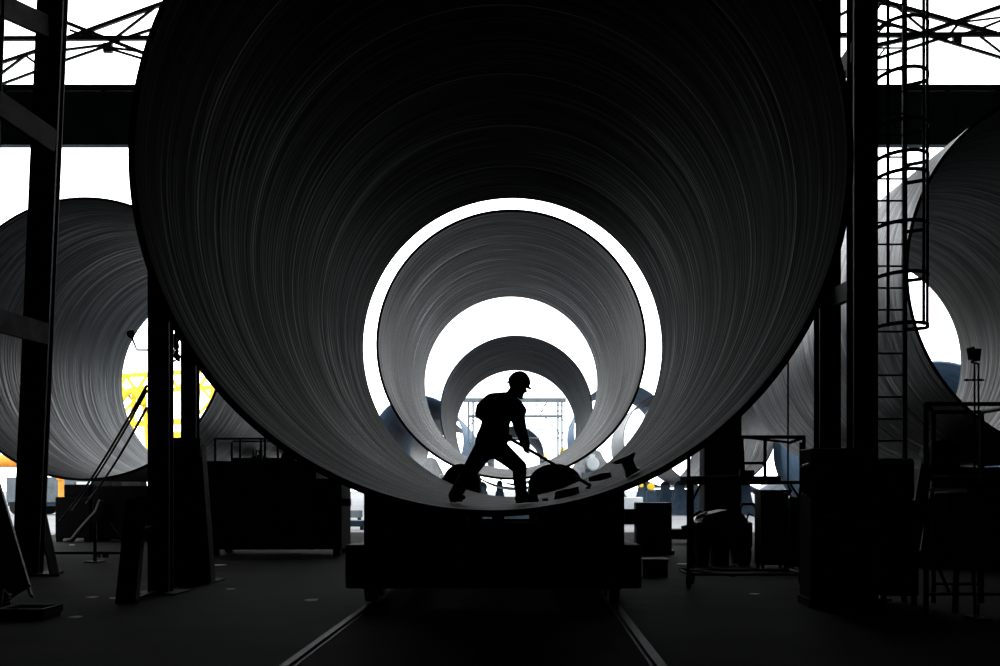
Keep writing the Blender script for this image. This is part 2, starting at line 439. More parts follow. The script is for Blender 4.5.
# ------------------------------------------------------------------ roller stands under the other pipes
def stand(pp, y, r, label, an=32, mat='black_steel', zb=.034):
    A, B = pp; c = A + (B - A) * ((y - A.y) / (B.y - A.y)); an = math.radians(an); rr = .3
    dx = (r + rr) * math.sin(an); rz = c.z - (r + rr) * math.cos(an)
    root = thing('roller_stand', (c.x, y, zb), label, 'roller stand', 'roller stands under the pipes')
    MB().box((c.x - dx - .7, y - .45, zb), (c.x + dx + .7, y + .45, zb + .28), .02).build('base_frame', mat, root)
    for s in (-1, 1):
        x = c.x + s * dx
        for yy in (y - .42, y + .34):
            MB().prism([(x - .5, zb + .28), (x + .5, zb + .28), (x + .2, rz + .02), (x - .2, rz + .02)], yy, yy + .08).build('bracket', mat, root)
        ax = (B - A).normalized() * .32; q = Vector((x, y, rz))
        MB().cyl(q - ax, q + ax, rr - .025, 28).build('roller', 'rubber', root)
    return root
stand(PL, 36.0, R, 'dark roller stand under the far end of the left pipe', 46)
stand(PL, 33.0, R, 'dark roller stand under the middle of the left pipe, in front of its twin', 40)
stand(PR, 21.5, R, 'dark roller stand under the near end of the right pipe', 30)
stand(PR, 31., R, 'dark roller stand under the far end of the right pipe', 30)
for pp, y, r, lab in ((P3, 49, R, 'roller stand below the front of the third pipe'), (P3, 58, R, 'roller stand below the rear of the third pipe'),
                      (R4, 61.5, R, 'dark blue roller stand under the yard pipe beside the concrete post'), (R4, 70, R, 'roller stand under the rear of the yard pipe beside the concrete post'),
                      (R3, 78, R, 'roller stand under the pale yard pipe'), (B1, 84, R, 'roller stand under the blue pipe on the left'),
                      (B4, 78, R, 'roller stand under the blue pipe right of the concrete post')):
    stand(pp, y, r, lab, 30, 'navy_paint')
stand(B3, 95, 4.0, 'roller stand under the large blue pipe behind the pale one', 30, 'navy_paint')
stand(P4, 104, 2.6, 'roller stand under the smallest far blue pipe', 30, 'navy_paint')
stand(B6, 114, R, 'roller stand under the farthest pale pipe', 30, 'navy_paint')

for y, lab in ((48., 'front timber sleeper under the dark blue pipe seen through the right pipe'), (59., 'rear timber sleeper under the dark blue pipe seen through the right pipe')):
    c = B5[0]; h = c.z - R - .012
    m = MB().box((c.x - .5, y - .2, -.004), (c.x + .5, y + .2, max(.06, h)), .012)
    tag(m.build('timber_sleeper', 'wood'), lab, 'sleeper', 'timber sleepers in the yard')

# yellow drive motors in the yard (stand on their own bases)
def motor(c, s, label, body='yellow_paint', ph=None):
    x, y = c.x, c.y; z = c.z
    root = thing('drive_motor', (x, y, 0), label, 'motor', 'drive motors in the yard')
    MB().box((x - s * .9, y - s * .7, 0), (x + s * .9, y + s * .7, z - s * .75), .02).build('pedestal', 'navy_paint' if body != 'pale_paint' else 'grey_paint', root)
    MB().cyl((x, y - s * .7, z), (x, y + s * .7, z), s * .62, 24).build('motor_body', body, root)
    MB().box((x - s * .6, y - s * .6, z - s * .75), (x + s * .6, y + s * .6, z - s * .45)).build('foot_plate', 'grey_paint', root)
    MB().box((x - s * .25, y - s * .3, z + s * .55), (x + s * .25, y + s * .3, z + s * .85), .01).build('terminal_box', body, root)
    MB().cyl((x, y - s * .95, z), (x, y - s * .7, z), s * .5, 20).build('shaft_cover', body, root)
motor(P(651, 487, 45), .22, 'yellow drive motor on a dark base right of the upright chest')
motor(P(641, 485, 50), .16, 'smaller yellow motor left of the yellow drive motor')
motor(P(592, 464, 55), .55, 'pale motor on a pedestal just right of the domed roller block', 'pale_paint')
motor(P(563, 452, 90), .45, 'far yellow motor near the right post of the pale gantry')
motor(P(545, 458, 88), .30, 'small far yellow motor right of the small blue pipe ring')

# ------------------------------------------------------------------ workshop front: girder, truss
t = thing('crane_girder', (0, 28.2, 10), 'deep dark crane girder spanning the workshop opening', 'girder')
D = 28.2; z0 = P(0, 144, D).z; z1 = P(0, 94, D).z; z2 = P(0, 90.6, D).z
MB().box((-15, D, z0), (16, D + .25, z1)).build('web', 'girder_paint', t)
MB().box((-15, D - .04, z1), (16, D + .3, z1 + .05)).build('top_flange', 'girder_paint', t)
MB().box((-15, D - .04, z0 - .03), (16, D + .22, z0 + .02)).build('bottom_flange', 'girder_paint', t)
MB().box((-15, D - .02, z2), (16, D + .10, z2 + .15)).build('crane_rail', 'dusty_steel', t)
x = -14.5
while x < 16:
    MB().box((x, D - .02, z1 + .06), (x + .12, D + .1, z2)).build('rail_chair', 'dusty_steel', t); x += 1.25
x = -13.2
while x < 16:
    MB().box((x, D - .05, z0 + .02), (x + .03, D, z1)).build('stiffener', 'girder_paint', t); x += 2.4

t = thing('roof_truss', (0, 28.6, 12.7), 'criss-crossed steel roof bracing above the crane girder', 'truss')
D = 28.75
def seg2(p, q, wpx, dd=0., nm='brace'):
    w_ = wpx * 1.25 / F * D
    MB().bar(P(*p, D + dd), P(*q, D + dd), w_, w_, up=(0, 1, 0)).build(nm, 'truss_paint', t)
MB().bar((-15, D, P(0, 39, D).z), (16, D, P(0, 34, D).z), .11, .11).build('tie_beam', 'truss_paint', t)
for p, q, w_ in (((60, 20), (143, 53), 2.6), ((60, 41), (175, -1), 3), ((113, 40), (158, 5), 1.8), ((40, 53), (104, 45), 1.8), ((104, 45), (165, 25), 2.),
                 ((60, 62), (107, 46), 1.8), ((107, 48), (150, 61), 1.8), ((107, 47), (150, 53), 1.6), ((-6, 65), (45, 48), 2.4), ((-2, 76), (26, 55), 1.8),
                 ((26, 56), (44, 69), 1.8), ((-6, 87), (45, 68), 1.8), ((70, 30), (92, 38), 1.6),
                 ((862, -4), (996, 34), 3.4), ((915, 36), (1012, 3), 3.2), ((955, 23), (1012, 16), 1.4), ((975, 31), (1012, 16), 1.8), ((860, 64), (945, 37), 2.2),
                 ((860, 15), (1012, 61), 2.2), ((972, 30), (1012, 61), 1.6), ((944, 42), (958, 24), 2.2), ((860, 49), (925, 35), 3.2), ((893, 4), (927, 32), 1.6), ((862, 30), (885, -2), 1.8),
                 ((862, 50), (890, 20), 1.6), ((876, 60), (886, 47), 1.4), ((940, 40), (976, 30), 1.5)):
    seg2(p, q, w_)
for px, py in ((957, 39), (108, 48), (89, 34)):
    c = P(px, py, D)
    MB().box((c.x - .11, D - .06, c.z - .12), (c.x + .11, D + .06, c.z + .12)).build('gusset_plate', 'truss_paint', t)
# hidden-by-the-pipe run of the same bracing
for k in range(5):
    xa = -8.5 + k * 3.4
    MB().bar((xa, D, 12.0), (xa + 3.2, D, 13.8), .07).build('brace', 'truss_paint', t)
    MB().bar((xa, D, 13.8), (xa + 3.2, D, 12.0), .07).build('brace', 'truss_paint', t)

# concrete post at the opening
t = thing('concrete_post', P(721, 0, 27.2).xy.to_3d(), 'thick square post at the opening, behind the wheeled welding set', 'post')
c = P(721, 0, 27.2)
MB().box((c.x - .45, 26.9, 0), (c.x + .45, 27.7, 10.0), .04).build('shaft', 'concrete_post', t)
MB().box((c.x - .6, 26.8, 0), (c.x + .6, 27.85, .3), .03).build('plinth', 'concrete_post', t)
MB().tube([(c.x + .05, 26.85, .3), (c.x + .05, 26.85, 5.)], .04, 10).build('conduit', 'dusty_steel', t)
MB().box((c.x - .02, 26.78, 1.3), (c.x + .12, 26.9, 1.75), .01).build('switch_box', 'dusty_steel', t)

# ------------------------------------------------------------------ left leaning twin column
t = thing('twin_column', (-8.6, 18.8, 0), 'leaning black twin column with battens at the far left', 'column')
def slant(root, px0, py0, px1, py1, d, wpx, nm):
    p, q = P(px0, py0, d), P(px1, py1, d); w_ = wpx / F * d
    MB().ibeam(p, q, w_, .2, .03, up=(0, 1, 0)).build(nm, 'black_steel', root)
    MB().bar(p + Vector((0, -.11, 0)), q + Vector((0, -.11, 0)), w_, .03, up=(0, 1, 0)).build('face_plate', 'black_steel', root)
slant(t, 60, -160, 28, 575, 19.3, 26, 'post')
D0 = 17.9
slant(t, -2, -160, -28, 593, D0, 20, 'post')
for ya, yb, h in ((3, 26, 22), (102, 142, 24), (320, 334, 22), (-100, -70, 22)):
    p = P(-4, ya, D0); q = P(54 if ya > 50 else 46, yb, 19.08)
    if ya > 300: q = P(46, yb, 19.08)
    MB().bar(p, q, .10, h / F * 18.5).build('batten', 'dusty_steel', t)
b = P(28, 575, 19.3)
MB().box((b.x - .5, 19.0, 0), (b.x + .45, 19.7, .04)).build('base_plate', 'black_steel', t)
b = P(-28, 593, D0)
MB().box((b.x - .4, 17.6, 0), (b.x + .4, 18.2, .04)).build('base_plate', 'black_steel', t)
MB().bar(P(42, 515, 20.0), P(55, 577, 19.0), .13).build('strut', 'black_steel', t)
t = thing('steel_plank', P(10, 600, 14.8).xy.to_3d(), 'dark plank leaning against the far left twin column', 'plank')
p, q = P(18, 601, 14.8), P(-22, 455, 17.4)
MB().bar(p + Vector((-.12, 0, .04)), q + Vector((-.12, 0, 0)), .62, .06, up=(0, -1, .3)).build('board', 'black_steel', t)
MB().bar(p + Vector((.19, -.03, .07)), q + Vector((.19, -.03, 0)), .03, .07, up=(0, -1, .3)).build('edge_angle', 'dusty_steel', t)
c = P(28, 618, 12.9)
t = thing('floor_tray', (c.x, 12.9, 0), 'low dark tray on the floor at the lower left', 'tray')
MB().box((c.x - .25, 12.7, 0), (c.x + .25, 13.2, .05)).build('bottom', 'black_steel', t)
MB().box((c.x - .25, 12.68, .05), (c.x + .25, 12.72, .13)).box((c.x - .25, 13.18, .05), (c.x + .25, 13.22, .13)) \
    .box((c.x - .27, 12.68, .05), (c.x - .23, 13.22, .13)).box((c.x + .23, 12.68, .05), (c.x + .27, 13.22, .13)).build('rim', 'dusty_steel', t)
c = P(-14, 602, 13.4)
t = thing('cable_coil', (c.x, 13.4, 0), 'loose coil of dark cable on the floor at the left edge', 'cable')
m = MB()
for k in range(5):
    m.tube([(c.x + .26 * math.cos(a) , 13.4 + .26 * math.sin(a), .03 + .045 * k) for a in [2 * PI * i / 30 for i in range(30)]], .022, 8, True)
m.build('loops', 'rubber', t)
MB().tube([(c.x + .26, 13.4, .2), (c.x + .3, 13.2, .3), (c.x + .35, 13.0, .1), (c.x + .45, 12.8, .03)], .018, 8).build('loose_end', 'rubber', t)

# ------------------------------------------------------------------ two columns left of the foreground pipe
t = thing('steel_column', P(158, 0, 15.8).xy.to_3d(), 'black column left of the foreground pipe, with hoses hanging from it', 'column')
c = P(158.5, 0, 15.8); ww = 21 / F * 15.8
MB().ibeam((c.x, 15.91, 0), (c.x, 15.91, 7.0), ww, .2, .03, up=(0, 1, 0)).build('shaft', 'black_steel', t)
MB().box((c.x - ww / 2, 15.78, .02), (c.x + ww / 2, 15.81, 7.0)).build('face_plate', 'black_steel', t)
MB().box((c.x - .3, 15.6, 0), (c.x + .3, 16.3, .03)).build('base_plate', 'black_steel', t)
p, q = P(137, 500, 15.6), P(127, 603, 14.6)
MB().bar(p, q, .27, .12, up=(0, -1, 0)).build('raking_leg', 'black_steel', t)
MB().bar(P(127, 603, 14.6) + Vector((0, 0, .02)), (c.x, 15.8, .05), .08, .04).build('foot_tie', 'black_steel', t)
MB().bar(P(134, 535, 15.3), (c.x, 15.85, P(0, 535, 15.3).z + .1), .1, .1).build('knee_brace', 'black_steel', t)
t = thing('steel_column', P(190, 0, 17.8).xy.to_3d(), 'black column with a lower sleeve, second one left of the foreground pipe', 'column')
c = P(188.5, 0, 17.8); ww = 15 / F * 17.8
MB().ibeam((c.x, 17.91, 0), (c.x, 17.91, 7.0), ww, .2, .03, up=(0, 1, 0)).build('shaft', 'black_steel', t)
MB().box((c.x - ww / 2, 17.78, .02), (c.x + ww / 2, 17.81, 7.0)).build('face_plate', 'black_steel', t)
z = P(0, 445, 17.8).z
w3 = 33 / F * 17.6
MB().prism([(P(171, 0, 17.6).x, 0), (P(213, 0, 17.6).x, 0), (P(203, 0, 17.6).x, z), (P(172, 0, 17.6).x, z)], 17.5, 17.76).build('sleeve', 'black_steel', t)
MB().box((P(172, 0, 17.6).x, 17.44, P(0, 457, 17.6).z), (P(203, 0, 17.6).x, 17.5, P(0, 438, 17.6).z)).build('collar', 'dusty_steel', t)
MB().box((c.x - .45, 17.4, 0), (c.x + .45, 18.3, .03)).build('base_plate', 'black_steel', t)

# work lamp on the column and tangle of cable
t = thing('work_lamp', P(148, 350, 15.9), 'small gooseneck work lamp sticking out left of the black column', 'lamp')
MB().tube([P(150, 350, 15.92), P(137, 350, 15.85), P(134, 343, 15.8), P(131.5, 336, 15.75)], .014, 8).build('arm', 'black_steel', t)
MB().tube([P(130, 331, 15.74), P(131, 334.5, 15.74), P(132, 338, 15.74)], [.045, .06, .03], 12).build('lamp_head', 'black_steel', t)
t = thing('hanging_cable_bundle', P(176, 345, 17.7), 'tangled cable bundle hanging between the two black columns', 'cable')
m = MB()
rnd = random.Random(3)
for k in range(5):
    m.tube([P(172 + rnd.uniform(-1, 8), 334 + i * 4.5 + rnd.uniform(-2, 2), 17.7 - .02 * k) for i in range(7)], .02, 6)
m.build('strands', 'rubber', t)
MB().tube([P(181, 340, 17.75), P(178, 335, 17.72), P(174, 334, 17.7)], .03, 8).build('hook', 'black_steel', t)

# hoses
def sag(p, q, s, n=24):
    return [p.lerp(q, i / n) - Vector((0, 0, s * 4 * (i / n) * (1 - i / n))) for i in range(n + 1)]
for p, q, s, r, lab in (((146.5, 386), (60, 521), .12, .020, 'longest dark hose falling left from the black column'),
                        ((146.5, 391), (72, 510), .10, .018, 'middle dark hose falling left from the black column'),
                        ((146.5, 408), (86, 503), .10, .020, 'lowest dark hose falling left from the black column')):
    o = MB().tube(sag(P(*p, 15.8), P(*q, 24.5), s), r, 8).build('hose', 'rubber'); tag(o, lab, 'hose', 'hoses on the left')
o = MB().tube([P(101, 500, 31.1), P(97, 511, 31.08), P(88, 521, 31.05), P(80, 530, 31.0), P(72, 540, 30.9), P(64, 541, 30.9)] , .07, 10).build('hose', 'dusty_steel')
tag(o, 'thick pale curved hose lying against the dark bin on the left', 'hose', 'hoses on the left')

# dark bins below the left pipe
D = 31.2
c0, c1 = P(55, 526, D), P(90, 484, D)
t = thing('equipment_bin', (c0.x, D, 0), 'dark equipment bin under the left pipe, left of the wide housing', 'bin')
MB().box((c0.x, D, .12), (c1.x, D + .7, P(0, 497, D).z), .03).build('body', 'shade_black', t)
MB().box((P(62, 0, D).x, D + .1, P(0, 497, D).z), (P(88, 0, D).x, D + .6, 1.6), .04).build('hopper', 'shade_black', t)
for x in (c0.x + .1, c1.x - .1):
    for y in (D + .1, D + .6): MB().box((x - .08, y - .08, 0), (x + .08, y + .08, .13)).build('foot', 'shade_black', t)
c0, c1 = P(92, 531, D), P(152, 470, D)
t = thing('machine_housing', (c0.x + .6, D, 0), 'wide dark machine housing under the left pipe, behind the floor barrier', 'machine')
MB().box((c0.x, D, .1), (c1.x, D + .75, 1.56), .04).build('body', 'shade_black', t)
for x in (c0.x + .15, c1.x - .15):
    for y in (D + .12, D + .63): MB().box((x - .1, y - .1, 0), (x + .1, y + .1, .11)).build('foot', 'shade_black', t)

# low barrier
c = P(95, 562, 22.6)
t = thing('floor_barrier', (c.x, 22.6, 0), 'low pipe barrier on the floor left of the black columns', 'barrier')
MB().cyl(P(45, 553, 22.6), P(134, 553, 22.6), .028, 12).build('rail', 'black_steel', t)
MB().cyl((c.x, 22.6, 0), (c.x, 22.6, P(0, 522, 22.6).z), .035, 12).build('post', 'black_steel', t)
MB().box((c.x - .14, 22.4, 0), (c.x + .14, 22.8, .03)).build('foot', 'black_steel', t)
MB().cyl(P(110, 522, 22.6), P(128, 552, 22.6), .015, 8).build('brace', 'black_steel', t)
for px in (48, 132): MB().cyl(P(px, 553, 22.6), Vector((P(px, 0, 22.6).x, 22.6, 0)), .025, 10).build('post', 'black_steel', t)
for px in (99, 104, 107):
    MB().cyl(P(px, 556, 22.62), P(px, 556, 22.55), .04, 12).build('clamp', 'dusty_steel', t)

# ------------------------------------------------------------------ cabinet with railing, left of cart
D = 24.6; x0, x1 = P(203, 0, D).x, P(340, 0, D).x; zt = P(0, 461, D).z; zb = .14
t = thing('machine_housing', ((x0 + x1) / 2, D + 1, 0), 'large dark machine housing with a railed roof left of the rail cart', 'machine')
MB().box((x0, D + .1, zb), (x1 - .55, D + 1.6, zt - .12), .02).build('body', 'box_paint', t)
MB().box((x1 - .62, D + .2, zb), (x1, D + 1.5, P(0, 478, D).z), .02).build('end_section', 'black_steel', t)
MB().box((x0 - .06, D, zt - .12), (x1 - .5, D + 1.66, zt)).build('roof_plate', 'black_steel', t)
for xa, xb in ((x0 + .1, x0 + .78), (x0 + .95, x0 + 1.62)):
    dr = MB().box((xa, D + .06, zb + .12), (xb, D + .1, zt - .25), .008).build('door', 'box_paint', t)
    MB().box((xb - .1, D + .03, .95), (xb - .06, D + .06, 1.12)).build('handle', 'rail_steel', dr)
    for zz in (.72, 1.24): MB().box((xa, D + .02, zz), (xb, D + .06, zz + .03)).build('strip', 'rail_steel', dr)
for k in range(5):
    xa = x0 + 1.75 + k * .14
    MB().box((xa, D + .04, zb + .1), (xa + .05, D + .1, zt - .2)).build('rib', 'dusty_steel', t)
MB().box((x1, D + .4, P(0, 504, D).z - .05), (P(347, 0, D).x, D + .6, P(0, 499, D).z)).build('outrigger', 'black_steel', t)
for xa in (x0 + .1, x1 - .2):
    for y in (D + .25, D + 1.4): MB().box((xa, y, 0), (xa + .16, y + .16, zb)).build('foot', 'black_steel', t)
zr = P(0, 438.5, D).z; zm = P(0, 452, D).z
xs = [P(p_, 0, D).x for p_ in (214, 239, 260, 264, 277, 292)]
for x in xs:
    MB().bar((x, D + .1, zt), (x, D + .1, zr), .045).build('railing_post', 'black_steel', t)
MB().bar((xs[0], D + .1, zr), (xs[-1], D + .1, zr), .045).build('handrail', 'dusty_steel', t)
MB().bar((xs[0], D + 1.5, zr), (xs[-1], D + 1.5, zr), .045).build('handrail', 'dusty_steel', t)
MB().bar((xs[0], D + .1, zr), (xs[0], D + 1.5, zr), .045).build('handrail', 'dusty_steel', t)
for x in (xs[0], xs[-1]): MB().bar((x, D + 1.5, zt), (x, D + 1.5, zr), .045).build('railing_post', 'black_steel', t)
MB().box((xs[0] + .3, D + .3, zt), (xs[-1], D + .9, zt + .08)).build('hatch', 'black_steel', t)
for k in range(4):
    x = P(249 + k * 3, 0, D).x
    MB().bar((x, D + .4, zt + .08), (x, D + .4, P(0, 449, D).z), .025).build('vent_stub', 'dusty_steel', t)

# ------------------------------------------------------------------ right twin column and caged ladder
t = thing('twin_column', P(857, 0, 15.5).xy.to_3d(), 'tall black twin column right of the foreground pipe', 'column')
for px, d_, wpx, nm in ((865.5, 15.0, 24, 'post'), (830, 16.6, 21, 'post')):
    c = P(px, 0, d_); w_ = wpx / F * d_
    MB().ibeam((c.x, d_ + .17, 0), (c.x, d_ + .17, 14.0), w_, .34, .03, up=(0, 1, 0)).build(nm, 'black_steel', t)
    MB().box((c.x - w_ / 2, d_ - .03, .02), (c.x + w_ / 2, d_, 14.0)).build('face_plate', 'black_steel', t)
    MB().box((c.x - .3, d_ - .15, 0), (c.x + .3, d_ + .5, .03)).build('base_plate', 'black_steel', t)
for z in (P(0, 292, 15.8).z, P(0, 65, 15.8).z, P(0, 470, 15.8).z, 10.6, 13.2):
    MB().bar((P(865.5, 0, 15).x - .08, 15.2, z - .05), (P(830, 0, 16.6).x + .05, 16.7, z + .05), .1, .26).build('batten', 'black_steel', t)

t = thing('caged_ladder', (5.0, 15.3, 0), 'tall steel ladder with a safety cage on the right twin column', 'ladder')
D = 15.4; xl, xr = P(873, 0, D).x, P(904.5, 0, D).x
for x, w_ in ((xl, .05), (xr, .06)): MB().box((x - w_ / 2, D - .03, .04), (x + w_ / 2, D + .03, 13.2)).build('stile', 'black_steel', t)
z = .35
while z < 13.0:
    MB().cyl((xl, D, z), (xr, D, z), .014, 8).build('rung', 'black_steel', t); z += .30
cx = P(895.5, 0, D).x; hw = .34
def hoop(z, wid=.05, depth=.74, hw=.34):
    pts = [Vector((xl, D - .02, z))] + [Vector((cx + hw * math.cos(a), D - .2 - (depth - .2) * math.sin(a), z)) for a in [PI - PI * i / 16 for i in range(17)]] + [Vector((xr, D - .02, z))]
    m = MB()
    for a, b in zip(pts, pts[1:]): m.bar(a, b + (b - a) * .08, .012, wid)
    m.build('cage_hoop', 'black_steel', t)
zs = []
z = P(0, 330, D).z
while z < 13.1:
    hoop(z); zs.append(z); z += .67
hoop(P(0, 179, D).z + .18)
for a in (PI * .8, PI * .35, PI * .08):
    x, y = cx + (hw - .01) * math.cos(a), D - .2 - (.54 - .01) * math.sin(a)
    MB().box((x - .02, y - .008, zs[0] - .03), (x + .02, y + .008, zs[-1] + .03)).build('cage_strap', 'black_steel', t)
for z in (1.5, 5, 8.5, 12):
    MB().bar((xl - .02, D, z), (xl - .12, D, z), .05).build('wall_bracket', 'black_steel', t)

# dark control cabinets at the foot of the right column
D = 14.1
x0, x1 = P(811, 0, D).x, P(879, 0, D).x
t = thing('control_cabinet', ((x0 + x1) / 2, D + .3, 0), 'tall dark control cabinet in front of the right twin column', 'cabinet')
MB().box((x0, D, .1), (x1, D + .6, P(0, 448, D).z), .02).build('body', 'black_steel', t)
MB().box((x0 - .02, D - .02, 0), (x1 + .02, D + .62, .1)).build('plinth', 'black_steel', t)
for xa, xb in ((x0 + .03, (x0 + x1) / 2 - .01), ((x0 + x1) / 2 + .01, x1 - .03)):
    dr = MB().box((xa, D - .025, .14), (xb, D, P(0, 452, D).z), .006).build('door', 'box_paint', t)
    MB().box((xb - .08, D - .05, 1.0), (xb - .05, D - .025, 1.16)).build('handle', 'dusty_steel', dr)
o = MB().box((P(826, 0, D).x, D - .03, P(0, 517.5, D).z), (P(834, 0, D).x, D - .02, P(0, 514, D).z)).build('name_plate', 'paper', t)
D = 14.3
x0, x1 = P(881, 0, D).x, P(924, 0, D).x
t = thing('control_cabinet', ((x0 + x1) / 2, D + .3, 0), 'narrower dark box cabinet to the right of the tall control cabinet', 'cabinet')
MB().box((x0, D, .12), (x1 - .06, D + .5, P(0, 500, D).z), .02).build('body', 'black_steel', t)
MB().box((x0, D + .02, P(0, 500, D).z), (x1 - .1, D + .45, P(0, 458, D).z), .05).build('head_box', 'black_steel', t)
for x in (x0 + .05, x1 - .11):
    for y in (D + .06, D + .44): MB().bar((x, y, 0), (x, y, .13), .06).build('foot', 'black_steel', t)
# coil hung on cabinet
c = P(808, 480, 14.15) - Vector((.04, 0, 0))
t = thing('cable_coil', c, 'coil of shiny cable hanging on the left side of the tall cabinet', 'cable')
m = MB()
for k in range(6):
    rr = .10 + .012 * k
    m.tube([(c.x + .028 * (k % 3) - .02, 14.15 + rr * math.cos(a), c.z + (rr + .05) * math.sin(a)) for a in [2 * PI * i / 32 for i in range(32)]], .012, 8, True)
m.build('loops', 'copper_wire', t)
MB().cyl((P(811, 0, 14.1).x - .005, 14.15, c.z + .14), (P(811, 0, 14.1).x - .12, 14.15, c.z + .16), .012, 8).build('hook', 'black_steel', t)

# ------------------------------------------------------------------ rolling platform (right of the cart)
D = 16.6; D2 = 17.5
t = thing('rolling_platform', P(745, 590, D).xy.to_3d(), 'rolling work platform with a guard rail under the right of the foreground pipe', 'platform')
XL, XM, XR = P(688.5, 0, D).x, P(742, 0, D).x, P(804, 0, D).x
zd0, zd1 = P(0, 484.5, D).z, P(0, 476, D).z; ztop = P(0, 437, D).z
xs_ = P(688, 0, D).x
MB().box((XL, D, zd0), (P(781, 0, D).x, D2, zd1), .01).build('deck', 'black_steel', t)
MB().bar((XL, D, zd0 + .03), (XR, D, zd0 + .03), .05).bar((XL, D2, zd0 + .03), (XR, D2, zd0 + .03), .05).build('deck_beam', 'black_steel', t)
for x, d_, ztp in ((XL, D, P(0, 455, D).z), (XR, D, ztop), (P(692, 0, D2).x, D2, zd1), (P(801, 0, D2).x, D2, P(0, 440, D).z)):
    MB().cyl((x, d_, .16), (x, d_, ztp), .028, 12).build('post', 'black_steel', t)
    cs = MB().cyl((x - .025, d_, .08), (x + .025, d_, .08), .08, 18).build('castor', 'rubber', t)
    MB().box((x - .04, d_ - .03, .07), (x + .04, d_ + .03, .18)).build('fork', 'black_steel', cs)
for x, d_ in ((XM, D), (P(765, 0, D).x, D)):
    MB().cyl((x, d_, zd1), (x, d_, ztop), .026, 12).build('guard_post', 'black_steel', t)
MB().cyl((P(737, 0, D).x, D, ztop), (XR, D, ztop), .028, 12).build('guard_rail', 'black_steel', t)
MB().cyl((XR, D, ztop), (XR, D2, P(0, 440, D).z), .028, 12).build('guard_rail', 'black_steel', t)
MB().cyl((P(737, 0, D).x, D, ztop + .01), (XR, D2, P(0, 440, D).z), .02, 12).build('guard_rail', 'black_steel', t)
MB().cyl((XM, D, P(0, 463, D).z), (P(765, 0, D).x, D, P(0, 463, D).z), .022, 12).build('mid_rail', 'black_steel', t)
MB().cyl((XM, D, ztop), (P(744, 0, D).x, D, zd1), .022, 10).build('guard_brace', 'black_steel', t)
MB().box((P(744, 0, D).x, D + .1, zd1), (P(756, 0, D).x, D + .4, P(0, 470, D).z), .01).build('tool_box', 'black_steel', t)
for a, b in (((XL, D, .22), (XR, D, .22)), ((XL, D2, .22), (XR, D2, .22)), ((XL, D, .22), (XL, D2, .22)), ((XR, D, .22), (XR, D2, .22)), ((XL, D2, .24), (P(735, 0, D).x, D, .2))):
    MB().cyl(a, b, .022, 10).build('bottom_rail', 'black_steel', t)
MB().cyl((XL, D, zd0 - .35), (XL + .18, D, zd0), .018, 8).build('knee_brace', 'black_steel', t)
MB().cyl((XR, D, zd0 - .3), (XR - .2, D, zd0), .018, 8).build('knee_brace', 'black_steel', t)

# wheeled welding set
D = 21.4
t = thing('welding_trailer', P(725, 560, D).xy.to_3d(), 'dark wheeled welding set with a handle loop behind the rolling platform', 'trailer')
X = lambda p_, d_=None: P(p_, 0, d_ or D).x
Z = lambda p_, d_=None: P(0, p_, d_ or D).z
MB().box((X(697), D, Z(548)), (X(753), D + 1.1, Z(522)), .04).build('body', 'box_paint', t)
MB().prism([(X(702), Z(522)), (X(750), Z(522)), (X(744), Z(514)), (X(728), Z(510)), (X(706), Z(515))], D + .1, D + 1.0).build('hood', 'box_paint', t)
for p_ in (704.5, 746):
    for yy in (D + .25, D + .9):
        wheel(t, X(p_), yy, .27, .27, .2, 'rubber')
MB().tube([(X(741), D + .1, Z(522)), (X(741), D + .1, Z(508)), (X(744), D + .1, Z(504)), (X(754), D + .1, Z(504)), (X(758), D + .1, Z(509)), (X(759.5), D + .1, Z(525))], .03, 10).build('handle_loop', 'black_steel', t)
MB().tube([(X(746), D + .05, Z(524)), (X(749), D + .05, Z(514)), (X(757), D + .05, Z(517)), (X(758), D + .05, Z(528))], .02, 8).build('hose_loop', 'rubber', t)
for k in range(4):
    MB().bar((X(694 + 5 * k), D + .2, Z(516 + k % 2 * 2)), (X(703 + 6 * k), D + .3, Z(511 + 2 * k)), .06).build('lever', 'black_steel', t)
MB().bar((X(686), D + .4, Z(531)), (X(698), D + .5, Z(528)), .1, .16).build('tow_bar', 'black_steel', t)
MB().box((X(716), D + .3, 0), (X(732), D + .7, Z(548))).build('prop', 'black_steel', t)
D = 20.6
t = thing('storage_cabinet', P(778, 560, D).xy.to_3d(), 'dark boxy cabinet behind the right half of the rolling platform', 'cabinet')
MB().box((X(761, D), D, .08), (X(789, D), D + .6, Z(491, D)), .015).build('body', 'box_paint', t)
MB().box((X(760, D), D - .03, Z(494, D)), (X(790, D), D + .63, Z(491, D) + .02)).build('top', 'black_steel', t)
dr = MB().box((X(763, D), D - .02, .14), (X(787, D), D, Z(497, D)), .005).build('door', 'grey_paint', t)
MB().box((X(784, D), D - .04, .7), (X(785.5, D), D - .02, .86)).build('handle', 'dusty_steel', dr)
for x in (X(761, D) + .05, X(789, D) - .05):
    for y in (D + .08, D + .52): MB().box((x - .03, y - .03, 0), (x + .03, y + .03, .09)).build('foot', 'black_steel', t)
D = 20.6
t = thing('gas_bottle_rack', P(797, 560, D).xy.to_3d(), 'low dark rack right of the boxy cabinet, at the twin column foot', 'rack')
MB().box((X(791.5, D), D, .05), (X(806, D), D + .5, Z(506, D)), .02).build('body', 'black_steel', t)
for k in range(2): MB().cyl((X(795 + 6 * k, D), D + .2, Z(506, D)), (X(795 + 6 * k, D), D + .2, Z(497, D)), .06, 14).build('bottle_neck', 'black_steel', t)
for x in (X(793, D), X(805, D)): MB().box((x - .03, D + .05, 0), (x + .03, D + .45, .06)).build('foot', 'black_steel', t)

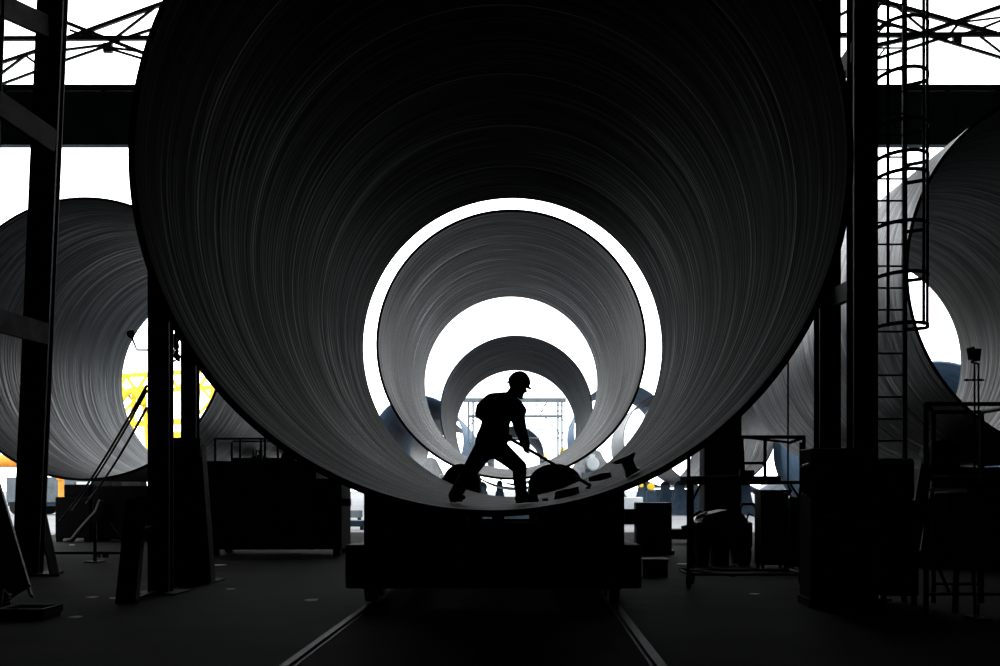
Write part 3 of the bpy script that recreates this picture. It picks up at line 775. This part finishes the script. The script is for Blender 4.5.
# hanging chain
c = P(788, 0, 17.05)
t = thing('hanging_chain', (c.x, 17.05, Z(499, 17.05)), 'thin chain hanging over the rolling platform from above', 'chain')
MB().cyl((c.x, 17.05, Z(486, 17.05)), (c.x, 17.05, 14.4), .014, 8).build('chain', 'black_steel', t)
MB().tube([(c.x, 17.05, Z(486, 17.05)), (c.x + .05, 17.05, Z(491, 17.05)), (c.x + .02, 17.05, Z(495, 17.05)), (c.x - .05, 17.05, Z(493, 17.05))], .018, 8).build('hook', 'black_steel', t)

# scaffold frame on the far right
D = 13.2; DD = 14.6
t = thing('work_stand', P(962, 600, D).xy.to_3d(), 'tall steel tube stand with hanging cabinet at the far right edge', 'stand')
xa, xb, xc = P(926, 0, D).x, P(986, 0, D).x, P(1030, 0, D).x
for x, d_, tp in ((xa, D, 404), (xc, D, 404), (P(926, 0, DD).x + .1, DD, 404), (xc, DD, 404)):
    MB().cyl((x, d_, 0), (x, d_, P(0, tp, D).z), .03, 12).build('post', 'dusty_steel', t)
for z in (P(0, 404, D).z, P(0, 478, D).z):
    for d_, x_ in ((D, xa), (DD, P(926, 0, DD).x + .1)): MB().cyl((x_, d_, z), (xc, d_, z), .026, 12).build('rail', 'dusty_steel', t)
    for x, x_ in ((xa, P(926, 0, DD).x + .1), (xc, xc)): MB().cyl((x, D, z), (x_, DD, z), .026, 12).build('rail', 'dusty_steel', t)
MB().box((5.2, D + .06, P(0, 492, D).z), (xc, DD - .05, P(0, 488, D).z)).build('shelf', 'black_steel', t)
MB().box((P(955, 0, D).x, D + .2, P(0, 566, D).z), (P(1004, 0, D).x, D + .7, P(0, 492, D).z), .02).build('cabinet', 'grey_paint', t)
for p_ in (965, 968, 982):
    MB().cyl((P(p_, 0, D).x, D + .3, P(0, 566, D).z), (P(p_ + (4 if p_ > 970 else -2), 0, D).x, D + .3, 0), .02, 10).build('support_leg', 'black_steel', t)
for a, b in (((xa, D, .25), (xc, D, .25)), ((P(926, 0, DD).x + .1, DD, .25), (xc, DD, .25)), ((xa, D, .9), (P(950, 0, D).x, D, .25))):
    MB().cyl(a, b, .02, 10).build('brace', 'black_steel', t)

# twin floodlights on pole
D = 12.7
c = P(977, 0, D)
t = thing('floodlight_stand', (c.x, D, 0), 'twin floodlights on a thin pole at the right edge', 'floodlight')
for p_, top in ((974.5, 362), (978.5, 364)): MB().cyl((P(p_, 0, D).x, D, .0), (P(p_, 0, D).x, D, P(0, top, D).z), .011, 10).build('pole', 'black_steel', t)
for p_, y_, tilt in ((972, 353.5, -.2), (977, 355, .1)):
    c = P(p_ - .5, y_, D); hw, hh = .034, .07
    M = Matrix.Rotation(tilt, 3, 'Y')
    m = MB().box((-hw, -.05, -hh), (hw, .05, hh), .01)
    for v in m.bm.verts: v.co = M @ v.co + c
    h = m.build('lamp_head', 'black_steel', t)
    MB().box((c.x - .025, D + .05, c.z - .05), (c.x + .025, D + .056, c.z + .05)).build('lamp_glass', 'lamp_glass', h)
MB().bar(P(971, 362, D), P(979, 364, D), .02).bar(P(964, 380, D), P(984, 380, D), .02).build('crossbar', 'black_steel', t)
MB().box((P(970, 0, D).x, D - .2, 0), (P(984, 0, D).x, D + .2, .04)).build('base_plate', 'black_steel', t)
for p_ in (966.5, 974, 981): MB().ball(P(p_, 380, D), .018).build('clamp', 'black_steel', t)

# ------------------------------------------------------------------ things on the pipe floor
def pfloor(px, d_):
    A, B = P1; c = A + (B - A) * ((d_ - A.y) / (B.y - A.y)); x = (px - VX) / F * d_
    return Vector((x, d_, c.z - math.sqrt((R - .06) ** 2 - (x - c.x) ** 2)))
# T-shaped bracket
d_ = 11.5
pts = lambda lst: [(P(a, 0, d_).x, P(0, b, d_).z) for a, b in lst]
t = thing('lifting_bracket', pfloor(628, d_), 'dark T-shaped bracket standing on the pipe wall right of the worker', 'bracket')
MB().prism(pts([(621, 462), (632, 457.5), (634.5, 465), (637, 469.5)]) + [(pfloor(640.5, d_).x, pfloor(640.5, d_).z + .02), (pfloor(626.5, d_).x, pfloor(626.5, d_).z + .008)] + pts([(624.5, 470)]), d_ - .08, d_ + .08).build('stem', 'black_steel', t)
MB().prism(pts([(610.5, 463), (618, 459.5), (626, 456.5), (631, 453.8), (634.5, 452.5), (634, 456), (632.5, 459.5), (624, 463), (616, 464.2)]), d_ - .1, d_ + .1).build('top_plate', 'black_steel', t)
# flat case
c = pfloor(568, 12.9)
t = thing('tool_case', c, 'low dark case lying on the pipe floor right of the worker', 'case')
d_ = 12.9
def fl(px, up): q = pfloor(px, d_); return (q.x, q.z + up)
MB().prism([fl(554, .005), fl(562, .004), fl(570, .004), fl(579, .005), fl(578, .06), fl(566, .065), fl(555, .07)], 12.75, 13.05).build('body', 'black_steel', t)
MB().prism([fl(554.5, .072), fl(566, .067), fl(578.2, .062), fl(578, .08), fl(566, .09), fl(555.5, .092)], 12.77, 13.03).build('lid', 'black_steel', t)
MB().tube([Vector((fl(562, 0)[0], 12.74, fl(562, .07)[1])), Vector((fl(563, 0)[0], 12.70, fl(563, .08)[1])), Vector((fl(569, 0)[0], 12.70, fl(569, .08)[1])), Vector((fl(570, 0)[0], 12.74, fl(570, .07)[1]))], .01, 8).build('handle', 'rubber', t)
# scraps on pipe floor
for px, dd, s in ((534, 12.7, .05), (588, 13.2, .03), (545, 12.4, .035)):
    c = pfloor(px, dd)
    o = MB().box(c + Vector((-s, -s, .012)), c + Vector((s, s, .042)), .01).build('slag_lump', 'dusty_steel')
    tag(o, {534: 'dark slag lump on the pipe floor right of the worker front boot', 588: 'slag lump on the pipe floor below the shovel blade', 545: 'slag lump on the pipe floor left of the dark case'}[px], 'slag', 'slag lumps on the pipe floor')

# ------------------------------------------------------------------ worker
W0 = 13.0
J = lambda x, y, dd=0.: P(x, y, W0 + dd)
fR, fL = pfloor(454, 12.0) + Vector((0, 0, .016)), pfloor(524.5, 12.4) + Vector((0, 0, .02))
root = thing('person', (fL + fR) / 2, 'worker in dark clothes and hard hat bending over a long shovel inside the pipe', 'person')
ORG[root.name] = Vector(root.location)
sho = J(502, 404, -.17); elb = J(481, 413, -.30); hndR = J(508.5, 437.5, -.16)
shoL = J(515, 407, .17); elbL = J(521, 430, .20); hndL = J(527.5, 450.5, .10)
pel = J(491, 446); wst = J(493, 434); che = J(500, 415); nkb = J(508, 401); nkt = J(513, 393); hed = J(518, 386.5)
hipR, hipL = J(485, 448, -.10), J(497, 448, .10)
kneR, ankR = J(468.5, 473, -.45), J(454.5, 498.5, -.95)
kneL, ankL = J(519.5, 467, -.05), J(521.5, 497.5, -.55)
# orient head: face points right and down
hm = Matrix.Rotation(math.radians(20), 3, 'Y') @ Matrix.Rotation(math.radians(-6), 3, 'Z')   # local +X = face direction
def H(x, y, z): return hed + hm @ Vector((x, y, z))
b = MB()
# head: skull, face, jaw, nose, brow, lips, ears
b.ball(H(-.012, 0, .03), (.098, .077, .095), hm, 20)
b.hull([(H(.05, .03, -.02), .048), (H(.05, -.03, -.02), .048), (H(.062, 0, -.098), .034), (H(-.02, .035, -.05), .035), (H(-.02, -.035, -.05), .035)])
b.hull([(H(.088, 0, .012), .011), (H(.112, 0, -.026), .013), (H(.092, .014, -.03), .010), (H(.092, -.014, -.03), .010)])
b.hull([(H(.078, .032, .022), .014), (H(.078, -.032, .022), .014)])
b.hull([(H(.084, .018, -.056), .009), (H(.084, -.018, -.056), .009), (H(.09, 0, -.054), .009)])
b.hull([(H(.082, .014, -.069), .009), (H(.082, -.014, -.069), .009)])
b.ball(H(.082, 0, -.108), .022)
for s in (-1, 1):
    b.ball(H(-.008, s * .080, -.002), (.028, .012, .036), hm, 12)
    b.ball(H(.076, s * .031, .004), .013)
b.hull([(nkb, .075), (nkt, .068), (H(-.02, 0, -.04), .062)])
# torso and limbs under the clothes
b.hull([(che + Vector((0, .12, 0)), .11), (che - Vector((0, .12, 0)), .11), (wst + Vector((0, .06, 0)), .10), (wst - Vector((0, .06, 0)), .10), (nkb, .07)])
b.hull([(wst + Vector((0, .06, 0)), .10), (wst - Vector((0, .06, 0)), .10), (hipR, .1), (hipL, .1)])
for s_, e_, h_ in ((sho, elb, hndR), (shoL, elbL, hndL)):
    b.hull([(s_, .062), (e_, .043)]); b.hull([(e_, .043), (h_.lerp(e_, .22), .029)])
    b.hull([(s_, .06), (che.lerp(nkb, .5), .08)])
for h_, k_, a_ in ((hipR, kneR, ankR), (hipL, kneL, ankL)):
    b.hull([(h_, .088), (k_, .058)]); b.hull([(k_, .058), (k_.lerp(a_, .35) + Vector((-.012, 0, 0)), .055), (a_, .038)])
# hands: palm, four fingers curled round the shaft, thumb
shaft_a, shaft_b = J(505.5, 436, -.16), J(592, 486.5, .6)
sd = (shaft_b - shaft_a).normalized()
def hand(center, wrist, side):
    ax = sd
    out = (wrist - center); out -= ax * out.dot(ax); out.normalize()         # from shaft toward the wrist
    tr = ax.cross(out).normalized() * side
    R0 = .015
    pc = center + out * (R0 + .02)
    b.hull([(pc + ax * .032, .014), (pc - ax * .032, .014), (wrist + ax * .014, .022), (wrist - ax * .014, .022)])
    for i, (o_, ln) in enumerate(((-.032, .9), (-.011, 1.02), (.011, 1.0), (.031, .82))):
        k0 = center + ax * o_ + out * (R0 + .018) + tr * .012
        k1 = center + ax * o_ + tr * (R0 + .014 * ln) + out * .008
        k2 = center + ax * (o_ + .001) + tr * (R0 + .004) * .8 - out * (R0 + .008) * ln
        k3 = center + ax * (o_ + .002) - tr * .010 * ln - out * (R0 + .009)
        b.hull([(k0, .011), (k1, .0100)], 1); b.hull([(k1, .0100), (k2, .0092)], 1); b.hull([(k2, .0092), (k3, .0080)], 1)
    t0 = pc - ax * .030 - tr * .006
    t1 = center - ax * .040 - tr * (R0 + .010) + out * .010
    t2 = center - ax * .022 - tr * (R0 + .008) - out * .010
    b.hull([(t0, .014), (t1, .0115)], 1); b.hull([(t1, .0115), (t2, .0095)], 1)
hand(hndR - Vector((0, 0, 0)), hndR.lerp(elb, .2), 1)
hand(hndL, hndL.lerp(elbL, .24), -1)
# feet inside boots
for a_, f_ in ((ankR, fR), (ankL, fL)):
    b.hull([(a_, .038), (Vector((a_.x, a_.y, f_.z + .06)), .035), (f_ + Vector((.10, 0, .05)), .028)])
remesh(b, .0065, 2).build('body', 'skin', root)
# jacket
b = MB()
V = Vector
b.hull([(J(500, 410) + V((0, .17, .02)), .125), (J(500, 410) - V((0, .17, -.02)), .125), (J(496, 424) + V((0, .12, 0)), .165), (J(496, 424) - V((0, .12, 0)), .165), (J(508, 402), .085)])
b.hull([(J(496, 424) + V((0, .12, 0)), .165), (J(496, 424) - V((0, .12, 0)), .165), (J(493.5, 437) + V((0, .1, 0)), .185), (J(493.5, 437) - V((0, .1, 0)), .185)])
b.hull([(J(493.5, 437) + V((0, .1, 0)), .185), (J(493.5, 437) - V((0, .1, 0)), .185), (J(491, 443) + V((0, .1, 0)), .19), (J(491, 443) - V((0, .1, 0)), .19)])
b.hull([(nkb, .095), (J(511, 397), .082)])
b.hull([(J(492, 402.5) + V((0, .08, 0)), .105), (J(492, 402.5) - V((0, .08, 0)), .105), (J(484, 409, -.1), .10), (J(505, 400), .095)])
for s_, e_, h_, sg in ((sho, elb, hndR, -1), (shoL, elbL, hndL, 1)):
    b.hull([(s_, .10), (J(502, 406) + V((0, sg * .1, 0)), .12)])
    b.hull([(s_, .10), (s_.lerp(e_, .5), .088), ]); b.hull([(s_.lerp(e_, .5), .088), (e_, .074)])
    b.hull([(e_, .074), (e_.lerp(h_, .45), .064)]); b.hull([(e_.lerp(h_, .45), .064), (e_.lerp(h_, .78), .050)])
    b.ball(e_.lerp(h_, .15), .07); b.ball(e_.lerp(h_, .78), .052)
b.hull([(J(521, 411, .18), .07), (J(515, 405, .17), .09)])
jk = remesh(b, .010, 3).build('jacket', 'jacket_cloth', root)
m = MB(); m.tube([J(511, 397) + hm @ V((.068 * math.cos(a), .075 * math.sin(a), 0)) for a in [2 * PI * i / 24 for i in range(24)]], .016, 8, True)
m.build('collar', 'jacket_cloth', jk)
# trousers
b = MB()
b.hull([(hipR + V((0, 0, .03)), .125), (hipL + V((0, 0, .03)), .125), (J(491, 440), .15)])
for h_, k_, a_ in ((hipR, kneR, ankR), (hipL, kneL, ankL)):
    b.hull([(h_, .128), (h_.lerp(k_, .5), .108)]); b.hull([(h_.lerp(k_, .5), .108), (k_, .088)])
    b.hull([(k_, .088), (k_.lerp(a_, .45) + V((-.008, 0, 0)), .078)]); b.hull([(k_.lerp(a_, .45) + V((-.008, 0, 0)), .078), (a_ + V((0, 0, .03)), .070)])
    b.ball(a_ + V((.004, 0, .03)), .074)
remesh(b, .010, 3).build('trousers', 'trouser_cloth', root)
# boots
for a_, f_, ang in ((ankR, fR, -.15), (ankL, fL, 0.)):
    b = MB(); rise = .0
    fx = V((.25, .95, -.02)).normalized() if ang else V((.98, .05, .09)).normalized()
    g = V((a_.x, a_.y, f_.z)); up = V((0, 0, 1))
    b.hull([(a_ + up * .03, .056), (g + up * .06 - fx * .02, .055)])
    b.hull([(g + up * .055 - fx * .035, .045), (g + up * .05 + fx * .08, .048), (g + up * .045 + fx * .145, .040)])
    sd2 = V((-fx.y, fx.x, 0))
    bt = remesh(b, .008, 2).build('boot', 'leather', root)
    s = MB(); s.hull([(g + up * .012 - fx * .055 + sd2 * .025, .013), (g + up * .012 - fx * .055 - sd2 * .025, .013), (g + up * .012 + fx * .16 + sd2 * .03, .013), (g + up * .012 + fx * .16 - sd2 * .03, .013), (g + up * .012 + fx * .185, .013)])
    s.build('sole', 'rubber', bt)
# hair behind and below the helmet
h = MB(); h.ball(H(-.022, 0, .022), (.097, .081, .088), hm, 20)
h.build('hair', 'hair', root)
# eyes
for s in (-1, 1):
    e = MB(); e.ball(H(.083, s * .031, .003), .0085, None, 12); e.build('eye', 'rubber', root)
# helmet: dome with ridge + brim
HT = Matrix.Rotation(math.radians(14), 3, 'Y') @ Matrix.Rotation(math.radians(-6), 3, 'Z')
hc = H(-.002, 0, .028)
m = MB(); nseg, nr = 36, 10; rows = []
for i in range(nr + 1):
    th = (PI / 2) * i / nr
    rows.append([m.bm.verts.new(hc + HT @ V((.130 * math.cos(th) ** .85 * math.cos(2 * PI * k / nseg), .112 * math.cos(th) ** .85 * math.sin(2 * PI * k / nseg), .152 * math.sin(th) - .004))) for k in range(nseg)] if i < nr else [m.bm.verts.new(hc + HT @ V((0, 0, .148)))])
for i in range(nr - 1):
    for k in range(nseg):
        f = m.bm.faces.new((rows[i][k], rows[i][(k + 1) % nseg], rows[i + 1][(k + 1) % nseg], rows[i + 1][k])); f.smooth = True
for k in range(nseg):
    f = m.bm.faces.new((rows[nr - 1][k], rows[nr - 1][(k + 1) % nseg], rows[nr][0])); f.smooth = True
hat = m.build('hard_hat', 'helmet_plastic', root)
m = MB(); A_, B_, C_ = [], [], []
for k in range(nseg):
    a = 2 * PI * k / nseg; fwd = max(0, math.cos(a)) ** 2; ext = .010 + .036 * fwd + .008 * max(0, -math.cos(a))
    for lst, e, z in ((A_, -.002, .004), (B_, ext, -.008 - .012 * fwd), (C_, ext, -.014 - .012 * fwd)):
        lst.append(m.bm.verts.new(hc + HT @ V(((.130 + e) * math.cos(a), (.112 + e * .8) * math.sin(a), z))))
for k in range(nseg):
    j = (k + 1) % nseg
    for X1, X2 in ((A_, B_), (B_, C_), (C_, A_)): m.bm.faces.new((X1[k], X1[j], X2[j], X2[k]))
m.build('brim', 'helmet_plastic', hat)
m = MB(); m.tube([hc + HT @ V((.130 * math.cos(a), 0, .150 * math.sin(a) - .003)) for a in [PI * .06 + PI * .88 * i / 20 for i in range(21)]], .009, 8)
m.build('crest', 'helmet_plastic', hat)
m = MB(); m.tube([H(.02, .09, .03), H(.045, .07, -.05), H(.045, 0, -.122), H(.045, -.07, -.05), H(.02, -.09, .03)], .004, 6)
m.build('chin_strap', 'rubber', hat)

# shovel: shaft through both hands, blade on the pipe wall
tip = pfloor(600, 13.75)
shaft_end = pfloor(590, 13.62) + V((0, 0, .10))
root = thing('shovel', tip, 'long shovel held by the worker with its blade on the pipe wall', 'shovel')
sa = shaft_a
MB().cyl(sa - sd * .03, shaft_b - sd * .10, .019, 14).build('shaft', 'wood', root)
MB().bar(sa - sd * .05 - V((0, .06, 0)), sa - sd * .05 + V((0, .06, 0)), .028).bar(sa - sd * .05, sa, .028).build('grip', 'rubber', root)
m = MB()
q0 = shaft_b - sd * .13
MB().cyl(q0 - sd * .02, q0 + sd * .10, .021, 14).build('socket', 'black_steel', root)
rows = []
for i in range(7):
    u = i / 6; c = q0 + sd * (.08 + .1 * u) + V((.20 * u, .0, .10 * u - .01 * math.sin(PI * u)))
    wd = (.06 + .09 * min(1, u * 2.2)) * (1 - .55 * max(0, u - .7) / .3)
    rows.append([m.bm.verts.new(c + V((-.15, .75, .35)) * ((k - 3) / 3 * wd * .7) + V((0, 0, .04 + .035 * ((k - 3) / 3) ** 2))) for k in range(7)])
for i in range(6):
    for k in range(6):
        f = m.bm.faces.new((rows[i][k], rows[i][k + 1], rows[i + 1][k + 1], rows[i + 1][k])); f.smooth = True
g = bmesh.ops.solidify(m.bm, geom=list(m.bm.faces), thickness=.006)
m.build('blade', 'black_steel', root)

# ------------------------------------------------------------------ yard behind
def lattice(root, p, q, wd, mat, n=10, r=.09, nm='lattice_beam'):
    p, q = V(p), V(q); d = (q - p); u = V((0, 0, wd)) if abs(d.normalized().z) < .7 else V((wd, 0, 0))
    m = MB(); m.bar(p + u / 2, q + u / 2, r * 1.6).bar(p - u / 2, q - u / 2, r * 1.6)
    for i in range(n):
        a, b_ = p + d * (i / n), p + d * ((i + 1) / n)
        s = 1 if i % 2 else -1
        m.bar(a + u / 2 * s, b_ - u / 2 * s, r)
    return m.build(nm, mat, root)
# yellow gantry crane seen through the left pipe
D = 72.
t = thing('gantry_crane', P(165, 490, D).xy.to_3d(), 'yellow lattice crane seen through the left pipe', 'crane')
lattice(t, P(95, 386, D), P(262, 376, D), 1.1, 'yellow_paint', 16, .16)
lattice(t, P(128, 386, D), (P(118, 0, D).x, D, 0), .9, 'yellow_paint', 8, .14, 'leg')
lattice(t, P(150, 386, D), (P(160, 0, D).x, D, 0), .9, 'yellow_paint', 8, .14, 'leg')
lattice(t, P(206, 384, D), (P(196, 0, D).x, D, 0), .9, 'yellow_paint', 8, .14, 'leg')
MB().bar(P(110, 425, D), P(215, 420, D), .35).build('tie_beam', 'yellow_paint', t)
MB().tube([P(118 + 26 * i / 10, 405 - 14 * math.sin(PI * i / 10), D - .4) for i in range(11)], .22, 8).build('arched_brace', 'yellow_paint', t)
MB().box(P(150, 452, D), P(192, 432, D) + V((0, 2, 0))).build('machine_house', 'yellow_paint', t)
MB().box(P(146, 416, D), P(151, 407, D) + V((0, 1.5, 0))).build('driver_cab', 'grey_paint', t)
# orange frame + parked lorry at far left
D = 58.
t = thing('orange_frame', P(20, 510, D).xy.to_3d(), 'orange portal frame under the left pipe at the left edge', 'frame')
MB().tube([P(-14, 505, D)] + [P(-14 + 16 * (1 - math.cos(a)), 478 - 17 * math.sin(a), D) for a in [PI / 2 * i / 8 for i in range(9)]] + [P(48, 462, D)], .32, 10).build('arch', 'orange_paint', t)
MB().box((P(58, 0, D).x, D, 0), (P(62, 0, D).x, D + .3, P(0, 478, D).z)).build('post', 'orange_paint', t)
MB().bar(P(48, 462, D), P(60, 464, D), .3).bar(P(60, 464, D), P(60, 480, D), .25).build('tie', 'orange_paint', t)
MB().box((P(-14, 0, D).x - .3, D - .3, 0), (P(-14, 0, D).x + .3, D + .3, P(0, 504, D).z)).build('foot', 'orange_paint', t)
def lorry(c, ln, hgt, label, cab='pale_paint', bodym='grey_paint'):
    x, y = c.x, c.y
    t = thing('lorry', (x, y, 0), label, 'lorry', 'parked lorries in the yard')
    MB().box((x, y, .7), (x + ln * .72, y + 2.2, hgt), .05).build('cargo_box', bodym, t)
    cb = MB().prism([(x + ln * .75, .6), (x + ln, .6), (x + ln, hgt * .55), (x + ln * .95, hgt * .88), (x + ln * .75, hgt * .88)], y, y + 2.1).build('cab', cab, t)
    MB().box((x + ln * .79, y - .02, hgt * .55), (x + ln * .93, y + .01, hgt * .8)).build('side_window', 'window_dark', cb)
    MB().box((x, y + .2, .5), (x + ln, y + 2.0, .7)).build('chassis', 'navy_paint', t)
    for xx in (.12, .3, .85):
        for yy in (.15, 1.95): MB().cyl((x + ln * xx, y + yy - .14, .45), (x + ln * xx, y + yy + .14, .45), .45, 20).build('wheel', 'rubber', t)
lorry(P(6, 498, 62).xy.to_3d(), 5.2, 2.1, 'small grey lorry parked beyond the left pipe')
lorry(P(764, 497, 150).xy.to_3d(), 8.5, 2.4, 'pale lorry parked far off behind the rolling platform', 'pale_paint', 'pale_paint')
# pale gantry frame behind the worker
D = 76.
t = thing('scaffold_gantry', P(515, 490, D).xy.to_3d(), 'pale steel portal frame behind the worker, seen through the third pipe', 'gantry')
for px in (468.5, 473, 558, 562):
    MB().box((P(px - .9, 0, D).x, D, 0), (P(px + .9, 0, D).x, D + .2, P(0, 398, D).z)).build('post', 'grey_paint', t)
MB().box((P(464, 0, D).x, D - .1, P(0, 402, D).z), (P(566, 0, D).x, D + .3, P(0, 398, D).z)).build('top_beam', 'grey_paint', t)
MB().box((P(468, 0, D).x, D - .1, P(0, 417.5, D).z), (P(562, 0, D).x, D + .3, P(0, 415, D).z)).build('mid_beam', 'grey_paint', t)
for a, b_ in (((530, 405), (562, 405)), ((535, 411), (562, 411)), ((468, 427), (480, 415)), ((545, 417), (560, 434)), ((562, 434), (572, 424)), ((528, 429), (552, 430)), ((536, 400), (536, 415)), ((548, 400), (540, 415)),
              ((472, 438), (560, 438)), ((468.5, 450), (473, 440)), ((468.5, 440), (473, 450))):
    MB().bar(P(*a, D), P(*b_, D), .07).build('brace', 'grey_paint', t)
for px in (468, 560): 
    for zz in (420, 440, 460): MB().bar(P(px, zz, D), P(px + 5, zz, D), .06).build('step', 'grey_paint', t)
# yard clutter: blocks on the ground under the rims
for px, y, ww, hh, mt, lab in ((350, 52, 1.0, .35, 'grey_paint', 'low grey block on the yard ground left of the rail cart'),
                               (353, 40, .8, .22, 'navy_paint', 'dark offcut pile on the ground just right of the machine housing'),
                               (632, 46, .9, 1.0, 'pale_paint', 'pale box in the yard above the upright chest'),
                               (681, 73.0, 3.3, 1.3, 'navy_paint', 'long dark blue skip under the yard pipes left of the concrete post'),
                               (684, 30, 1.1, .28, 'black_steel', 'dark low beam on the yard ground left of the concrete post'),
                               (446, 42, .5, 1.9, 'pale_paint', 'pale narrow cabinet left of the domed roller block'),):
    c = P(px, 0, y)
    t = thing('yard_block', (c.x, y, 0), lab, 'block')
    MB().box((c.x - ww / 2, y, .12), (c.x + ww / 2, y + .6, .12 + hh), .03).build('body', mt, t)
    for x in (c.x - ww / 2 + .08, c.x + ww / 2 - .16): MB().box((x, y + .05, 0), (x + .1, y + .55, .13)).build('skid', 'black_steel', t)

# grey heaps in the yard
def heap(top, half, base_w, label, seed):
    rnd = random.Random(seed); t_ = thing('grit_heap', (top.x, top.y, 0), label, 'heap')
    m = MB(); n = 40; rows = []
    prof = ((1., 0.), (.86, .16), (.66, .42), (.42, .72), (.2, .93))
    for f, h in prof:
        rows.append([m.bm.verts.new((top.x + half * f * rnd.uniform(.92, 1.08) * math.cos(a), top.y + half * f * .8 * rnd.uniform(.92, 1.08) * math.sin(a), top.z * h * (1 if h == 0 else rnd.uniform(.95, 1.05)))) for a in [2 * PI * i / n for i in range(n)]])
    tp = m.bm.verts.new(top)
    for A_, B_ in zip(rows, rows[1:]):
        for i in range(n): m.bm.faces.new((A_[i], A_[(i + 1) % n], B_[(i + 1) % n], B_[i])).smooth = True
    for i in range(n): m.bm.faces.new((rows[-1][i], rows[-1][(i + 1) % n], tp)).smooth = True
    m.bm.faces.new(rows[0][::-1])
    m.build('heap', 'grit', t_)
heap(P(591, 449, 66), 2.6, 0, 'grey heap behind the pale motor, right inside the foreground ring', 1)
heap(P(431, 457, 68), 1.6, 0, 'small grey heap below the blue pipe on the left', 2)
D = 22.8
t = thing('equipment_cabinet', (9., D, 0), 'wide dark equipment cabinet behind the tall stand at the right edge', 'cabinet')
MB().box((P(922, 0, D).x, D, .06), (11.4, D + 1.2, P(0, 467, D).z), .03).build('body', 'black_steel', t)
for k in range(3): MB().box((P(922, 0, D).x + .1 + k * 1.05, D - .03, .15), (P(922, 0, D).x + 1.05 + k * 1.05, D, P(0, 470, D).z), .01).build('door', 'black_steel', t)
MB().box((P(921, 0, D).x, D - .05, 0), (11.42, D + 1.22, .07)).build('plinth', 'black_steel', t)

# scraps on the workshop floor
spots = [(93, 597, 'pale scrap on the floor left of the raking leg'), (116, 598, 'pale scrap on the floor touching the raking leg foot'), (75, 617, 'lone pale scrap low on the left floor'),
         (219, 565, 'pale scrap on the floor right of the sleeved column'), (231, 589, 'pale scrap on the floor in front of the machine housing'), (682, 564, 'pale scrap on the floor right of the small crate'),
         (755, 594, 'pale scrap in front of the rolling platform'), (312, 600, 'pale scrap on the floor left of the cart'), (72, 545, 'pale scrap on the floor behind the low barrier')]
for px, py, lab in spots:
    d_ = CAMZ * F / (py - VY); c = V(((px - VX) / F * d_, d_, 0)); s = random.uniform(.07, .13)
    m = MB(); ring = [m.bm.verts.new((c.x + s * random.uniform(.6, 1.3) * math.cos(a), c.y + s * 1.2 * random.uniform(.6, 1.3) * math.sin(a), .003 + random.uniform(0, .003))) for a in [2 * PI * i / 7 for i in range(7)]]
    lo = [m.bm.verts.new((v.co.x, v.co.y, 0)) for v in ring]
    m.bm.faces.new(ring); m.bm.faces.new(lo[::-1])
    for i in range(7): m.bm.faces.new((ring[i], lo[i], lo[(i + 1) % 7], ring[(i + 1) % 7]))
    o = m.build('floor_scrap', 'paper'); tag(o, lab, 'scrap', 'scraps on the workshop floor')
